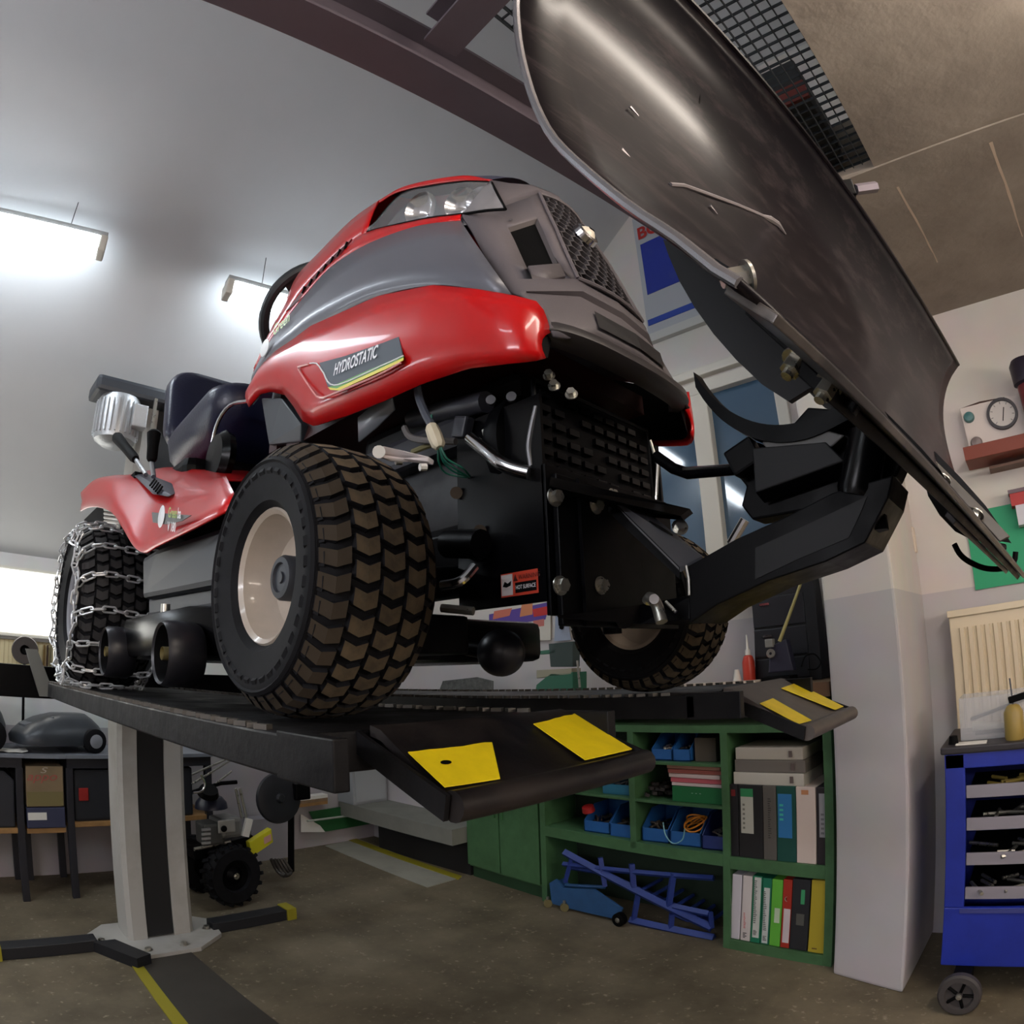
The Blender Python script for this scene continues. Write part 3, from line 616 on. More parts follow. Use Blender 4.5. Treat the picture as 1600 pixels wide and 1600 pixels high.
# ---- wheels
def crown_r(R, W, w): a = abs(w)/W; return R-.020*R/.19*a**2.6-.016*R/.19*a**8
def tyre(R, W, rim, c, side, name, ncol, nrow, individual, tread_m, rimm=RIM, bh=.008):
    """c: wheel centre, side: -1 = outer face towards -y"""
    c = Vector(c); R0 = R-bh
    prof = [(rim*.93, -W*.72), (rim*1.02, -W*.80), (rim*1.12, -W*.92), ((rim+R0)/2, -W*1.0), (R0*.80, -W*1.01), (R0*.87, -W*.97)]
    prof += [(crown_r(R0, W, W*t), W*t) for t in (-.92, -.8, -.62, -.4, -.2, 0, .2, .4, .62, .8, .92)]
    prof += [(r, -h) for r, h in prof[:6][::-1]]
    wh = MB().lathe(prof, (0, 0, 0), (0, 1, 0), 64, closed=True).build(name, RUB, tr)
    wh.matrix_parent_inverse = Matrix.Translation(-tr.location); wh.location = c
    # sidewall bead ring
    for s in (-1, 1): sub(MB().lathe([((rim+R0)/2*1.10, s*W*.985), ((rim+R0)/2*1.13, s*W*1.025), ((rim+R0)/2*1.16, s*W*.985)], (0, 0, 0), (0, 1, 0), 48).mesh('ring', RUB), 'sidewall_ring', wh)
    s = side
    rp = [(rim*.95, s*W*.70), (rim*1.04, s*W*.80), (rim*1.0, s*W*.84), (rim*.93, s*W*.78), (rim*.86, s*W*.50), (rim*.72, s*W*.30), (rim*.45, s*W*.24), (rim*.30, s*W*.30), (rim*.24, s*W*.34), (0, s*W*.34)]
    sub(MB().lathe(rp, (0, 0, 0), (0, 1, 0), 48).mesh('rim', rimm), 'rim', wh)
    rp = [(rim*.95, -s*W*.70), (rim*1.03, -s*W*.80), (rim*.93, -s*W*.78), (rim*.86, -s*W*.30), (rim*.3, -s*W*.20), (0, -s*W*.2)]
    sub(MB().lathe(rp, (0, 0, 0), (0, 1, 0), 40).mesh('rim', rimm), 'rim', wh)
    hp = [(.030, s*W*.2), (.030, s*W*.55), (.027, s*W*.60), (.020, s*W*.61), (.018, s*W*.57), (.008, s*W*.57), (.007, s*W*.60), (0, s*W*.60)]
    sub(MB().lathe(hp, (0, 0, 0), (0, 1, 0), 28).mesh('hub', mat('hub_rubber', (44, 47, 54), .5)), 'hub_cap', wh)
    q = MB().tube([(rim*.62, s*W*.3, rim*.2), (rim*.66, s*W*.55, rim*.22)], .005, 8); sub(q.mesh('valve', BLACKM), 'valve', wh)
    # turf tread
    cols = [(-1+2*(i+.5)/ncol)*W*.98 for i in range(ncol)]; cw_ = 2*W*.98/ncol
    pitch = 2*PI/nrow; meshes = []
    for ci, w0 in enumerate(cols):
        a = cw_*.445; hgt = pitch*.68*R; v = pitch*.20*R*TDIR
        outl = [(-a, 0), (0, -v), (a, 0), (a, hgt), (0, hgt-v), (-a, hgt)]
        mb = MB(); lo_, hi_ = [], []
        for (dw, sarc) in outl:
            th = (sarc-hgt*.4)/R; ww = w0+dw
            for lst, rr, sh in ((lo_, crown_r(R, W, ww)-bh*1.3, 1.06), (hi_, crown_r(R, W, ww), .94)):
                th2 = ((sarc-hgt*.4)*sh)/R; w2 = w0+dw*sh
                lst.append(Vector((rr*math.sin(th2), w2, rr*math.cos(th2))))
        mb.add(lo_+hi_, [(6, 7, 10, 11), (7, 8, 9, 10)]+[(k, (k+1) % 6, 6+(k+1) % 6, 6+k) for k in range(6)])
        meshes.append(mb)
    if individual:
        me = [m.mesh('tread_block', SHOULD if k_ in (0, ncol-1) else tread_m, False) for k_, m in enumerate(meshes)]
        for m_ in me: dark_sides(m_)
        for ci in range(ncol):
            for r in range(nrow):
                o = sub(me[ci], 'tread_block', wh); o.rotation_euler.y = pitch*(r+(.5 if ci % 2 else 0))
    else:
        q = MB()
        for ci in range(ncol):
            for r in range(nrow):
                Rm = Matrix.Rotation(pitch*(r+(.5 if ci % 2 else 0)), 3, 'Y'); q.add([Rm @ p for p in meshes[ci].v], meshes[ci].f)
        tm_ = q.mesh('tread', tread_m, False); dark_sides(tm_); o = sub(tm_, 'tread', wh); o['kind'] = 'stuff'
    # shoulder lugs down the sidewall
    q = MB(); nl = nrow
    for s2 in (-1, 1):
        for r in range(nl):
            th = pitch*(r+.25)
            LW = pitch*R*.30
            Rm = Matrix.Rotation(th, 3, 'Y')
            rc = crown_r(R0, W, W*.9)
            pts = [Vector((-LW, s2*W*.84, rc)), Vector((LW, s2*W*.84, rc)), Vector((LW*.8, s2*W*1.0, R0*.74)), Vector((-LW*.8, s2*W*1.0, R0*.74)),
                   Vector((-LW*.9, s2*W*.90, rc+bh*.6)), Vector((LW*.9, s2*W*.90, rc+bh*.6)), Vector((LW*.6, s2*W*1.035, R0*.76)), Vector((-LW*.6, s2*W*1.035, R0*.76))]
            q.add([Rm @ p for p in pts], [(4, 5, 6, 7), (0, 1, 5, 4), (1, 2, 6, 5), (2, 3, 7, 6), (3, 0, 4, 7)])
    o = sub(q.mesh('lugs', RUB, False), 'shoulder_lugs', wh); o['kind'] = 'stuff'
    return wh
TDIR = -1
SHOULD = mat('shoulder_rubber', (58, 50, 40), .8, spec=.2)
def dark_sides(me):          # only the worn tops of the tread blocks carry dust
    me.materials.append(RUB)
    for i, p in enumerate(me.polygons): p.material_index = 0 if i % 8 < 2 else 1
def sub(me, name, parent):
    o = bpy.data.objects.new(name, me); COL.objects.link(o); o.parent = parent; return o
FRW, FW = .182, .088
tyre(FRW, FW, .0865, (0, -.414, .194), -1, 'front_wheel', 5, 37, True, DUST, bh=.007)
tyre(FRW, FW, .0865, (0, .414, .194), 1, 'front_wheel', 5, 37, False, DUST, bh=.007)
RRW, RWW, RXC = .240, .115, -1.31
RUBT = mat('worn_tread', (44, 42, 42), .8)
tyre(RRW, RWW, .115, (RXC, -.415, .249), -1, 'rear_wheel', 6, 40, False, RUBT, mat('grey_rim', (150, 152, 158), .35))
tyre(RRW, RWW, .115, (RXC, .415, .249), 1, 'rear_wheel', 6, 40, False, RUBT, MATS['grey_rim'])
# ---- front frame, axle, engine bay
X0, YF = .20, -.17
q = MB().b2((.02, YF, .165), (X0, YF+.006, .47)); q.build('side_plate', BLACKG, tr, False)
MB().b2((.02, -YF-.006, .165), (X0, -YF, .47)).build('side_plate', BLACKG, tr, False)
MB().b2((-1.2, -.15, .24), (.02, .15, .30)).build('chassis_rail', BLACK, tr, False, bevel=.004)
MB().b2((X0-.004, YF, .145), (X0+.004, -YF, .36)).build('front_plate', BLACK, tr, False, bevel=.001)
q = MB().tube([(0, -.33, .20), (0, -.2, .21), (0, 0, .235), (0, .2, .21), (0, .33, .20)], .026, 12); q.build('front_axle', BLACK, tr)
for s in (-1, 1):
    MB().tube([(0, s*.27, .14), (0, s*.27, .30)], .02, 12).build('king_pin', BLACK, tr)
    MB().tube([(0, s*.27, .29), (-.09, s*.24, .30), (-.25, s*.05, .30)], .009, 8).build('tie_rod', ZINC, tr)
# slotted heat shield at the front, over the plate
sh = MB().b2((X0-.02, -.165, .35), (X0-.012, .155, .50)).build('radiator_guard', BLACK, tr, False)
for r in range(6):
    for k in range(9):
        if (r+k) % 7 == 6: continue
        y = -.150+k*.034; z = .362+r*.023
        MB().box((X0-.009, y, z), (.008, .024, .010), rx=0).build('louvre', BLACKG, sh, False)
q = MB()
for z in (.352, .498): q.tube([(X0-.014, -.165, z), (X0-.014, .155, z)], .005, 8)
for y in (-.165, .155): q.tube([(X0-.014, y, .352), (X0-.014, y, .498)], .004, 8)
q.build('guard_rim', BLACK, sh)
MB().tube([(X0-.01, .158, .36), (X0, .160, .43), (X0-.01, .158, .48)], .0035, 8).build('side_clip', ZINC, tr)
for px, py in ((858, 588), (866, 604), (893, 617)): bolt(tr, at(px, py, y=-.155), (.5, -.8, .3), .0065, .010)
# engine block, muffler, shrouds, hoses
ENG = mat('engine_dark', (26, 27, 31), .45, rvar=.15, scale=20)
MB().b2((-.33, -.12, .30), (.12, .14, .56)).build('engine', ENG, tr, False, bevel=.02)
MB().b2((-.30, -.16, .44), (.04, -.11, .50)).build('engine_shroud', mat('shroud_grey', (48, 49, 56), .45), tr, False, bevel=.012)
q = MB().tube([at(645, 655, y=-.15), at(700, 640, y=-.16), at(760, 628, y=-.165)], .018, 12); q.build('cooling_duct', MATS['shroud_grey'], tr)
for px, py in ((768, 627), (800, 622)):
    q = MB().tube([at(px, py, y=-.17), at(px, py, y=-.17)+Vector((.004, -.006, 0))], .008, 16); q.build('socket_screw', mat('screw_dark', (92, 92, 94), .4, metal=.7), tr)
MB().lathe([(0, 0), (.035, 0), (.04, .02), (.04, .10), (.03, .12), (0, .12)], (.06, -.165, .40), (0, 1, 0), 24).build('oil_filter', ENG, tr)
MB().lathe([(.085, -.02), (.09, 0), (.088, .012), (.06, .014)], (.115, -.10, .42), (1, .0, .0), 32).build('fan_housing', BLACK, tr)
q = MB().tube(smoothline([at(838, 635, y=-.168), at(830, 670, y=-.17), at(826, 700, y=-.17), at(830, 728, y=-.168)], 12), .0045, 8); q.build('guard_wire', MATS['screw_dark'], tr)
# chrome guide tube
q = MB().tube(smoothline([at(735, 685, y=-.19), at(760, 705, y=-.192), at(780, 722, y=-.195), at(800, 732, y=-.19), at(827, 739, y=-.18)], 18), .0105, 14); q.build('chrome_tube', CHROME, tr)
q = MB().tube([at(755, 672, y=-.175), at(760, 690, y=-.175), at(764, 710, y=-.175)], .003, 6); q.build('thin_rod', ZINC, tr)
# connector on a cable loom
lo_ = [at(651, 600, y=-.22), at(655, 622, y=-.225), at(664, 645, y=-.228), at(674, 664, y=-.23)]
cb_ = MB().tube(smoothline(lo_, 14), .007, 8); cb_.build('cable_sleeve', mat('grey_sleeve', (70, 74, 84), .4), tr)
a, b = at(673, 664, y=-.23), at(687, 700, y=-.232); dv = (b-a).normalized()
q = MB().tube([a, a.lerp(b, .12), a.lerp(b, .5), a.lerp(b, .88), b], [.006, .011, .012, .011, .006], 8); q.build('cable_connector', mat('ivory_plastic', (206, 196, 170), .5), tr, bevel=0)
GW = mat('green_wire', (20, 92, 74), .4)
for i in range(4):
    p = b+Vector((random.uniform(-.004, .004), 0, 0)); q = MB().tube(smoothline([p, p+Vector((.004*i-.008, .008, -.018)), p+Vector((.01*i-.016, .03, -.03)), p+Vector((.0, .06, -.035))], 10), .0016, 6); q.build('wire', GW, tr)
for i in range(3):
    p = a+Vector((.002*i-.002, 0, 0)); q = MB().tube([p, p+Vector((-.002, .002, .018))], .0015, 6); q.build('wire', GW, tr)
# white lever over the wheel
a, b = at(586, 703, y=-.30), at(670, 717, y=-.24)
MB().prism([at(584, 697, y=-.30), at(600, 697, y=-.295), at(670, 713, y=-.24), at(668, 721, y=-.24), at(630, 716, y=-.265), at(600, 715, y=-.295), at(582, 709, y=-.30)], (0, .012, -.004)).build('throttle_lever', mat('white_plastic', (226, 216, 214), .4), tr, False, bevel=.002)
MB().tube([at(592, 706, y=-.31), at(592, 706, y=-.285)], .010, 14).build('lever_pivot', WHITE, tr)
for px, py, m in ((622, 721, ZINC), (660, 730, WHITE)): MB().tube([at(px-4, py, y=-.26), at(px+6, py, y=-.25)], .006, 8).build('cable_end', m, tr)
q = MB().tube(smoothline([at(632, 668, y=-.2), at(640, 682, y=-.2), at(660, 688, y=-.2), at(712, 690, y=-.19)], 16), .006, 8); q.build('fuel_hose', mat('grey_hose', (98, 94, 92), .5), tr)
q = MB().tube(smoothline([at(645, 706, y=-.19), at(665, 698, y=-.19), at(690, 690, y=-.18)], 10), .005, 8); q.build('fuel_hose', mat('olive_hose', (112, 106, 70), .5), tr)
MB().box(at(723, 668, y=-.185), (.03, .02, .035), ry=.3).build('bracket', MATS['shroud_grey'], tr, False, bevel=.004)
# grey lower cowl showing behind the red band
q = MB().grid([[at(562, 652, y=-.22), at(585, 632, y=-.22), at(612, 612, y=-.22)], [at(563, 690, y=-.20), at(590, 668, y=-.205), at(618, 640, y=-.21)]]); ob = q.build('lower_cowl', mat('grey_cowl', (158, 164, 172), .35, metal=.3), tr); ob.modifiers.new('t', 'SOLIDIFY').thickness = .005
# steering spindle parts by the wheel
MB().tube([at(700, 850, y=-.2), at(752, 850, y=-.2)], .022, 14).build('axle_pivot', BLACK, tr)
for px, py in ((713, 770), (750, 830)): MB().tube([at(px, py, y=-.175), at(px, py, y=-.178)], .010, 16).build('plate_bolt', mat('rusty_bolt', (62, 50, 36), .5, metal=.3), tr)
q = MB().tube(smoothline([at(690, 915, y=-.25), at(720, 908, y=-.24), at(742, 885, y=-.22)], 12), .007, 10); q.build('drag_link', CHROME, tr)
MB().b2((-.10, -.26, .10), (.02, -.15, .16)).build('belt_guard', BLACK, tr, False, bevel=.006)
q = MB().tube([at(690, 950, y=-.26), at(740, 955, y=-.24)], .006, 8); q.build('guard_rod', ZINC, tr)
# warning label on the side plate
o = at(785, 907, y=YF-.002); u = at(835, 897, y=YF-.002)-o; u.z = 0; L_ = .071
hz = .034; ox = at(784, 930, y=YF-.002); 
def lab(u0, v0, u1, v1, m, name, par, dy): return MB().b2((ox.x+u0*L_, YF-.003-dy, ox.z+v0*hz-.004), (ox.x+u1*L_, YF-.002-dy, ox.z+v1*hz-.004)).build(name, m, par, False)
wl = lab(0, 0, 1, 1, mat('label_red', (190, 62, 40), .5), 'warning_label', tr, 0)
lab(.02, .06, .33, .95, mat('label_white', (206, 200, 200), .5), 'label_field', wl, .0006)
lab(.40, .12, .96, .55, BLACKM, 'label_field', wl, .0006)
text_mesh('lettering', 'HOT SURFACE', (ox.x+.43*L_, YF-.0042, ox.z-.004+.26*hz), (1, 0, 0), (0, 0, 1), .0056, DWH, wl, wscale=.72)
text_mesh('lettering', 'WARNING', (ox.x+.50*L_, YF-.0042, ox.z-.004+.66*hz), (1, 0, 0), (0, 0, 1), .0066, mat('label_dark', (70, 20, 14), .5), wl, wscale=.9)
MB().prism([(ox.x+.36*L_, YF-.004, ox.z-.004+.62*hz), (ox.x+.47*L_, YF-.004, ox.z-.004+.62*hz), (ox.x+.415*L_, YF-.004, ox.z-.004+.9*hz)], (0, .0008, 0)).build('warning_triangle', MATS['label_dark'], wl, False)
MB().prism([(ox.x+.06*L_, YF-.004, ox.z-.004+.45*hz), (ox.x+.12*L_, YF-.004, ox.z-.004+.66*hz), (ox.x+.20*L_, YF-.004, ox.z-.004+.56*hz), (ox.x+.30*L_, YF-.004, ox.z-.004+.66*hz), (ox.x+.28*L_, YF-.004, ox.z-.004+.46*hz), (ox.x+.16*L_, YF-.004, ox.z-.004+.40*hz)], (0, .0008, 0)).build('hand_symbol', BLACKM, wl, False)
# ---- cowl, dashboard, steering wheel
MB().prism([(-.62, -.16, .55), (-.56, -.16, .55), (-.60, -.16, .98), (-.70, -.16, .98), (-.74, -.16, .70)], (0, .32, 0)).build('dash_cowl', mat('dash_grey', (56, 61, 67), .45), tr, False, bevel=.015)
for s in (-1, 1): MB().prism([at(408, 622, y=-.235), at(440, 622, y=-.235), at(470, 662, y=-.235), at(470, 690, y=-.22), at(420, 695, y=-.22)] if s < 0 else [Vector((p.x, -p.y, p.z)) for p in (at(408, 622, y=-.235), at(440, 622, y=-.235), at(470, 662, y=-.235), at(470, 690, y=-.22), at(420, 695, y=-.22))], (0, .02*-s, 0)).build('cowl_side', MATS['dash_grey'], tr, False, bevel=.004)
sc_, sa = Vector((-.795, 0, 1.115)), Vector((-.68, 0, .73)).normalized()
s1 = Vector((0, 1, 0)); s2 = sa.cross(s1)
q = MB(); rows = []
for i in range(49):
    t = 2*PI*i/48; d = s1*math.cos(t)+s2*math.sin(t)
    rows.append([sc_+d*(.168+.017*math.cos(k*PI/5))+sa*.017*math.sin(k*PI/5) for k in range(11)])
sw = q.grid(rows).build('steering_wheel', mat('wheel_rubber', (40, 45, 48), .45), tr)
for ang in (PI/2, PI*1.17, PI*1.83):
    d = s1*math.cos(ang)+s2*math.sin(ang); n_ = sa.cross(d)
    MB().prism([sc_-n_*.035-sa*.02, sc_+n_*.035-sa*.02, sc_+d*.16+n_*.022, sc_+d*.16-n_*.022], sa*.016).build('spoke', MATS['wheel_rubber'], sw, False, bevel=.004)
MB().lathe([(0, .02), (.04, .015), (.05, 0), (.045, -.03), (.02, -.05), (.018, -.25)], sc_, sa, 24).build('steering_hub', MATS['wheel_rubber'], sw)
# ---- fenders
Lf0 = [(125, 798, -.50), (140, 792, -.495), (158, 793, -.49), (176, 802, -.485), (192, 826, -.48), (208, 852, -.48), (226, 863, -.478), (245, 853, -.475), (300, 826, -.465), (345, 802, -.455), (368, 787, -.44)]
Lf1 = [(128, 782, -.485), (148, 766, -.475), (170, 766, -.468), (190, 786, -.462), (204, 814, -.462), (216, 838, -.462), (230, 846, -.46), (248, 836, -.456), (300, 808, -.445), (340, 786, -.435), (364, 768, -.42)]
Lf2 = [(133, 772, -.45), (155, 752, -.43), (185, 744, -.40), (205, 742, -.375), (222, 738, -.345), (240, 733, -.31), (262, 730, -.29), (285, 731, -.28), (310, 735, -.28), (335, 742, -.285), (358, 750, -.29)]
f0, f1, f2 = [pl3(l, 44) for l in (Lf0, Lf1, Lf2)]
f3 = [Vector((p.x-.01, -.12, p.z+.03)) for p in f2]
mids = [[a.lerp(b, t)+Vector((0, -.012*4*t*(1-t), .016*4*t*(1-t))) for a, b in zip(f1, f2)] for t in (.2, .4, .6, .8)]
q = MB().grid([f0, f1]+mids+[f2, f3])
for mbq in (q, mirror(q)):
    fe = mbq.build('fender', RED, tr, True, ang=32); fe.modifiers.new('t', 'SOLIDIFY').thickness = .004
MB().b2((-1.86, -.36, .36), (-1.45, .36, .63)).build('rear_body', mat('rear_dark', (30, 31, 36), .5), tr, False, bevel=.02)
rs = MB().b2((-1.9, -.40, .40), (-1.12, -.36, .63)).build('rear_screen', BLACKM, tr, False)
for i in range(6):
    a = at(164, 796+6.2*i, y=-.40); b = at(188, 799+6.2*i, y=-.40)
    MB().tube([a, b], .006, 6).build('louvre', FRAME, rs)
# running board with dark side box
q = MB().prism([at(222, 872, y=-.44), at(244, 858, y=-.44), at(350, 822, y=-.42), at(352, 912, y=-.42), at(222, 936, y=-.44)], (0, .12, 0)); q.build('side_box', mat('graphite_panel', (40, 42, 50), .42, spec=.3), tr, False, bevel=.012)
MB().prism([at(232, 936, y=-.42), at(345, 915, y=-.40), at(345, 945, y=-.40), at(232, 962, y=-.42)], (0, .1, 0)).build('side_box_step', mat('step_panel', (50, 53, 60), .45, spec=.3), tr, False, bevel=.006)
MB().b2((-.95, -.36, .30), (-.35, .36, .33)).build('footboard', BLACK, tr, False, bevel=.006)
MB().b2((-1.45, -.30, .42), (-.95, .30, .66)).build('tunnel', BLACK, tr, False, bevel=.03)
# decal on the fender
yf = -.4665
dp = [at(241, 801, y=yf), at(303, 806, y=yf-.0), at(288, 815, y=yf), at(262, 820, y=yf), at(243, 817, y=yf)]
nfd = Vector((0, -.006, 0))
fd = MB().prism([p+nfd for p in dp], (0, .002, 0)).build('decal', mat('decal_slate', (84, 86, 84), .4), tr, False)
MB().lathe([(0, .001), (.022, .0005), (.023, 0)], at(252, 807, y=yf-.008), (0, -1, 0), 24).build('round_logo', DWH, fd)
oo = at(263, 808, y=yf-.009); uu = at(300, 812, y=yf-.009)-oo; uu.y = 0
text_mesh('lettering', 'Green', oo, uu, (0, 0, 1), .020, MATS['decal_lime'], fd, wscale=.8, bold=.02)
text_mesh('lettering', 'ba', oo+uu.normalized()*.062, uu, (0, 0, 1), .020, DWH, fd, wscale=.8, bold=.02)
text_mesh('lettering', 'V 180', oo+Vector((.002, 0, -.027)), uu, (0, 0, 1), .018, DWH, fd, wscale=.9, bold=.02)
# lever gate and two levers
lg = MB().prism([at(208, 742, y=-.40), at(222, 741, y=-.37), at(262, 757, y=-.36), at(275, 770, y=-.37), at(262, 776, y=-.41), at(238, 772, y=-.42)], (0, .01, .006)).build('lever_gate', mat('gate_dark', (62, 64, 76), .3), tr, False, bevel=.003)
for i in range(5): MB().tube([at(247+3*i, 752+3*i, y=-.39)+Vector((0, -.01, .004)), at(240+3*i, 762+3*i, y=-.41)+Vector((0, -.01, .004))], .003, 6).build('gate_tooth', BLACKM, lg)
for base, mid, top in (((228, 742), (212, 718), (182, 682)), ((240, 745), (237, 720), (241, 674))):
    y = -.385; a, b, c_ = [at(*p, y=y) for p in (base, mid, top)]
    MB().tube([a, b], .007, 10).build('lever_rod', CHROME, tr)
    MB().tube([b, b.lerp(c_, .08), b.lerp(c_, .5), b.lerp(c_, .92), c_], [.012, .016, .017, .021, .015], 12).build('lever_grip', BLACKM, tr)
# ---- seat
SX = -1.42
def seat_grid(rows, name, m):
    q = MB().grid(rows); return q.build(name, m, tr, True, ang=40)
def rounded(cx, cy, hx_, hy_, r, n=6):
    out = []
    for sx, sy, a0 in ((1, 1, 0), (-1, 1, PI/2), (-1, -1, PI), (1, -1, 1.5*PI)):
        for k in range(n+1):
            a = a0+PI/2*k/n; out.append((cx+sx*(hx_-r)+r*math.cos(a), cy+sy*(hy_-r)+r*math.sin(a)))
    return out
def pillow(loops, name, m, parent):
    q = MB(); n = len(loops[0])
    vs = [p for l in loops for p in l]; fs = []
    for i in range(len(loops)-1):
        for k in range(n): fs.append((i*n+k, i*n+(k+1) % n, (i+1)*n+(k+1) % n, (i+1)*n+k))
    fs += [tuple(range(n)), tuple((len(loops)-1)*n+k for k in range(n))]
    return q.add(vs, fs).build(name, m, parent, True, ang=60)
lo4 = [(.13, .16, .70), (.18, .205, .72), (.225, .235, .78), (.235, .245, .84), (.225, .238, .862), (.19, .20, .868)]
pillow([[Vector((x, y, z+(x+1.2)*.10)) for x, y in rounded(-1.165, 0, a+.035, b, .10)] for a, b, z in lo4], 'seat_cushion', SEAT, tr)
bk = [(.30, .80, .0), (.235, .84, 0), (.24, .95, 0)]
def backloop(off, k): return [Vector((-1.395+off-(z-.82)*.22, y, z)) for y, z in rounded(0, .97, .245*k, .165*k, .085)]
pillow([backloop(-.06, .80), backloop(-.05, .95), backloop(-.02, 1.0), backloop(.02, 1.0), backloop(.045, .95), backloop(.05, .80)], 'backrest', SEAT, tr)
q = MB()
q.tube(smoothline([Vector((p.x, p.y, p.z)) for p in backloop(.035, .93)]+[backloop(.035, .93)[0]], 60), .006, 6); q.build('backrest_piping', mat('piping', (40, 44, 56), .35), tr)
MB().b2((-1.35, -.12, .62), (-1.08, .12, .72)).build('seat_pan', BLACK, tr, False, bevel=.01)
q = MB().tube(smoothline([(-.98, -.22, .66), (-.92, -.23, .75), (-.86, -.22, .79), (-.78, -.20, .78)], 14), .006, 8); q.build('seat_lever', CHROME, tr)
MB().lathe([(0, .02), (.06, .018), (.075, 0), (.07, -.02), (0, -.02)], (-.86, -.235, .635), (0, -1, 0), 28).build('round_cover', BLACKG, tr)
# ---- mower deck with gauge wheels
MB().prism([(x, y, .095) for x, y in ((-1.0, -.40), (-.85, -.46), (-.42, -.46), (-.27, -.36), (-.27, .36), (-.42, .46), (-.85, .46), (-1.0, .40))], (0, 0, .095)).build('mower_deck', BLACKG, tr, True, bevel=.02)
MB().tube([at(258, 965, y=-.44), at(259, 944, y=-.44)], .010, 12).build('wash_nozzle', ZINC, tr)
def gauge(cx, y, cz, R):
    g = MB().lathe([(R*.86, -.030), (R*.93, -.034), (R, -.026), (R*1.02, 0), (R, .026), (R*.92, .036), (0, .036)], (cx, y, cz), (0, 1, 0), 32).build('gauge_wheel', mat('gauge_black', (32, 32, 37), .35), tr)
    MB().lathe([(R*.86, -.030), (R*.82, -.02), (R*.55, .018), (0, .02)], (cx, y, cz), (0, 1, 0), 28).build('gauge_dish', BLACKM, g)
    MB().lathe([(.012, -.03), (.012, .01), (0, -.03)], (cx, y, cz), (0, 1, 0), 12).build('gauge_bolt', mat('brass_bolt', (168, 156, 112), .35, metal=.6), g)
    return g
gauge(-.395, -.47, .100, .058); gauge(-.87, -.47, .108, .060)
q = at(783, 1020, y=-.08)
MB().lathe([(0, -.034), (.018, -.032), (.032, -.022), (.039, -.006), (.039, .010), (.030, .022), (0, .024)], (q.x, q.y, q.z), (-.75, .66, 0), 32).build('deck_roller', MATS['gauge_black'], tr)
MB().tube([q, at(730, 1012, y=-.09)], .014, 12).build('roller_arm', BLACK, tr)
MB().b2((-.24, -.19, .095), (-.14, -.07, .17)).build('deck_front_bracket', BLACK, tr, False, bevel=.004)

# ================================================================== snow chain on the rear wheel
ch = thing('tyre_chain', 'bright steel snow chain wrapped round the rear wheel', 'snow chain', (RXC, -.42, PZ))
lk = MB(); R1, ln_, wr = .0078, .012, .0028; pts = []
for k in range(16):
    a = 2*PI*k/16; pts.append(Vector((math.cos(a)*R1+(ln_ if math.cos(a) > 0 else -ln_), math.sin(a)*R1, 0)))
lk.tube(pts+[pts[0], ], wr, 6, caps=False)
LKM = lk.mesh('chain_link', mat('chain_steel', (226, 228, 230), .28, metal=.6))
def chain(path, pitch=.031):
    d = sum((b-a).length for a, b in zip(path, path[1:])); n = max(2, int(d/pitch)); P = resample(path, n+1)
    for i in range(n):
        a, b = P[i], P[i+1]; t = (b-a).normalized(); e = Vector((0, 0, 1)) if abs(t.z) < .9 else Vector((0, 1, 0))
        s_ = t.cross(e).normalized(); u_ = s_.cross(t)
        if i % 2: s_, u_ = u_, -s_
        roll = random.uniform(-.5, .5); s2_ = s_*math.cos(roll)+u_*math.sin(roll); u2_ = t.cross(s2_)
        o = link("chain_link", LKM, ch); o.matrix_basis = Matrix.Translation((a+b)/2) @ Matrix((t, s2_, u2_)).transposed().to_4x4() @ Matrix.Scale(1.02, 4)
        o.matrix_parent_inverse = Matrix.Translation(-ch.location)
C0 = Vector((RXC, 0, .249))
def wp(a, y, r): return Vector((C0.x+r*math.sin(a), y, C0.z+r*math.cos(a)))
chain([wp(2*PI*i/60, -.538-.012*(i % 5 == 0), .190+.022*abs(math.sin(i*PI/60*11))) for i in range(61)])
for k in range(16):
    a = 2*PI*k/16+.12; p = [wp(a+.10, -.535, .200), wp(a+.05, -.528, .225), wp(a, -.50, .240)]
    p += [wp(a-.02*math.sin(j), -.50+.2*j/7, .2465) for j in range(1, 8)]
    p += [wp(a, -.292, .22), wp(a, -.288, .19)]
    chain(p)
chain([wp(PI*.86, -.542, .2), wp(PI*.9, -.545, .24), Vector((RXC+.01, -.55, .03)), Vector((RXC+.06, -.53, .018)), Vector((RXC+.12, -.47, .018)), Vector((RXC+.14, -.38, .018))])
# ================================================================== snow plough
pw = thing('snow_plough', 'raised black snow plough blade mounted on the front of the tractor', 'snow plough', (.5, 0, .2))
BLM = mat('blade_paint', (24, 22, 26), .32, spec=.08, coat=.26, var=.01)
# scratches on the blade: stretched noise
nt = BLM.node_tree; b_ = nt.nodes['Principled BSDF']; b_.inputs['Coat Roughness'].default_value = .2
tc = nt.nodes.new('ShaderNodeTexCoord'); mp = nt.nodes.new('ShaderNodeMapping'); mp.inputs['Scale'].default_value = (14, 3, 14)
nz = nt.nodes.new('ShaderNodeTexNoise'); nz.inputs['Scale'].default_value = 3; nz.inputs['Detail'].default_value = 9; nz.inputs['Roughness'].default_value = .7
rp = nt.nodes.new('ShaderNodeValToRGB'); rp.color_ramp.elements[0].position = .5; rp.color_ramp.elements[1].position = .82
rp.color_ramp.elements[0].color = lin((14, 10, 16)); rp.color_ramp.elements[1].color = lin((66, 57, 58))
nt.links.new(tc.outputs['Object'], mp.inputs[0]); nt.links.new(mp.outputs[0], nz.inputs['Vector']); nt.links.new(nz.outputs['Fac'], rp.inputs[0]); nt.links.new(rp.outputs[0], b_.inputs['Base Color'])
AX = Vector((.085, 1, -.05))          # along the blade
Y0, Y1 = -.6, .68
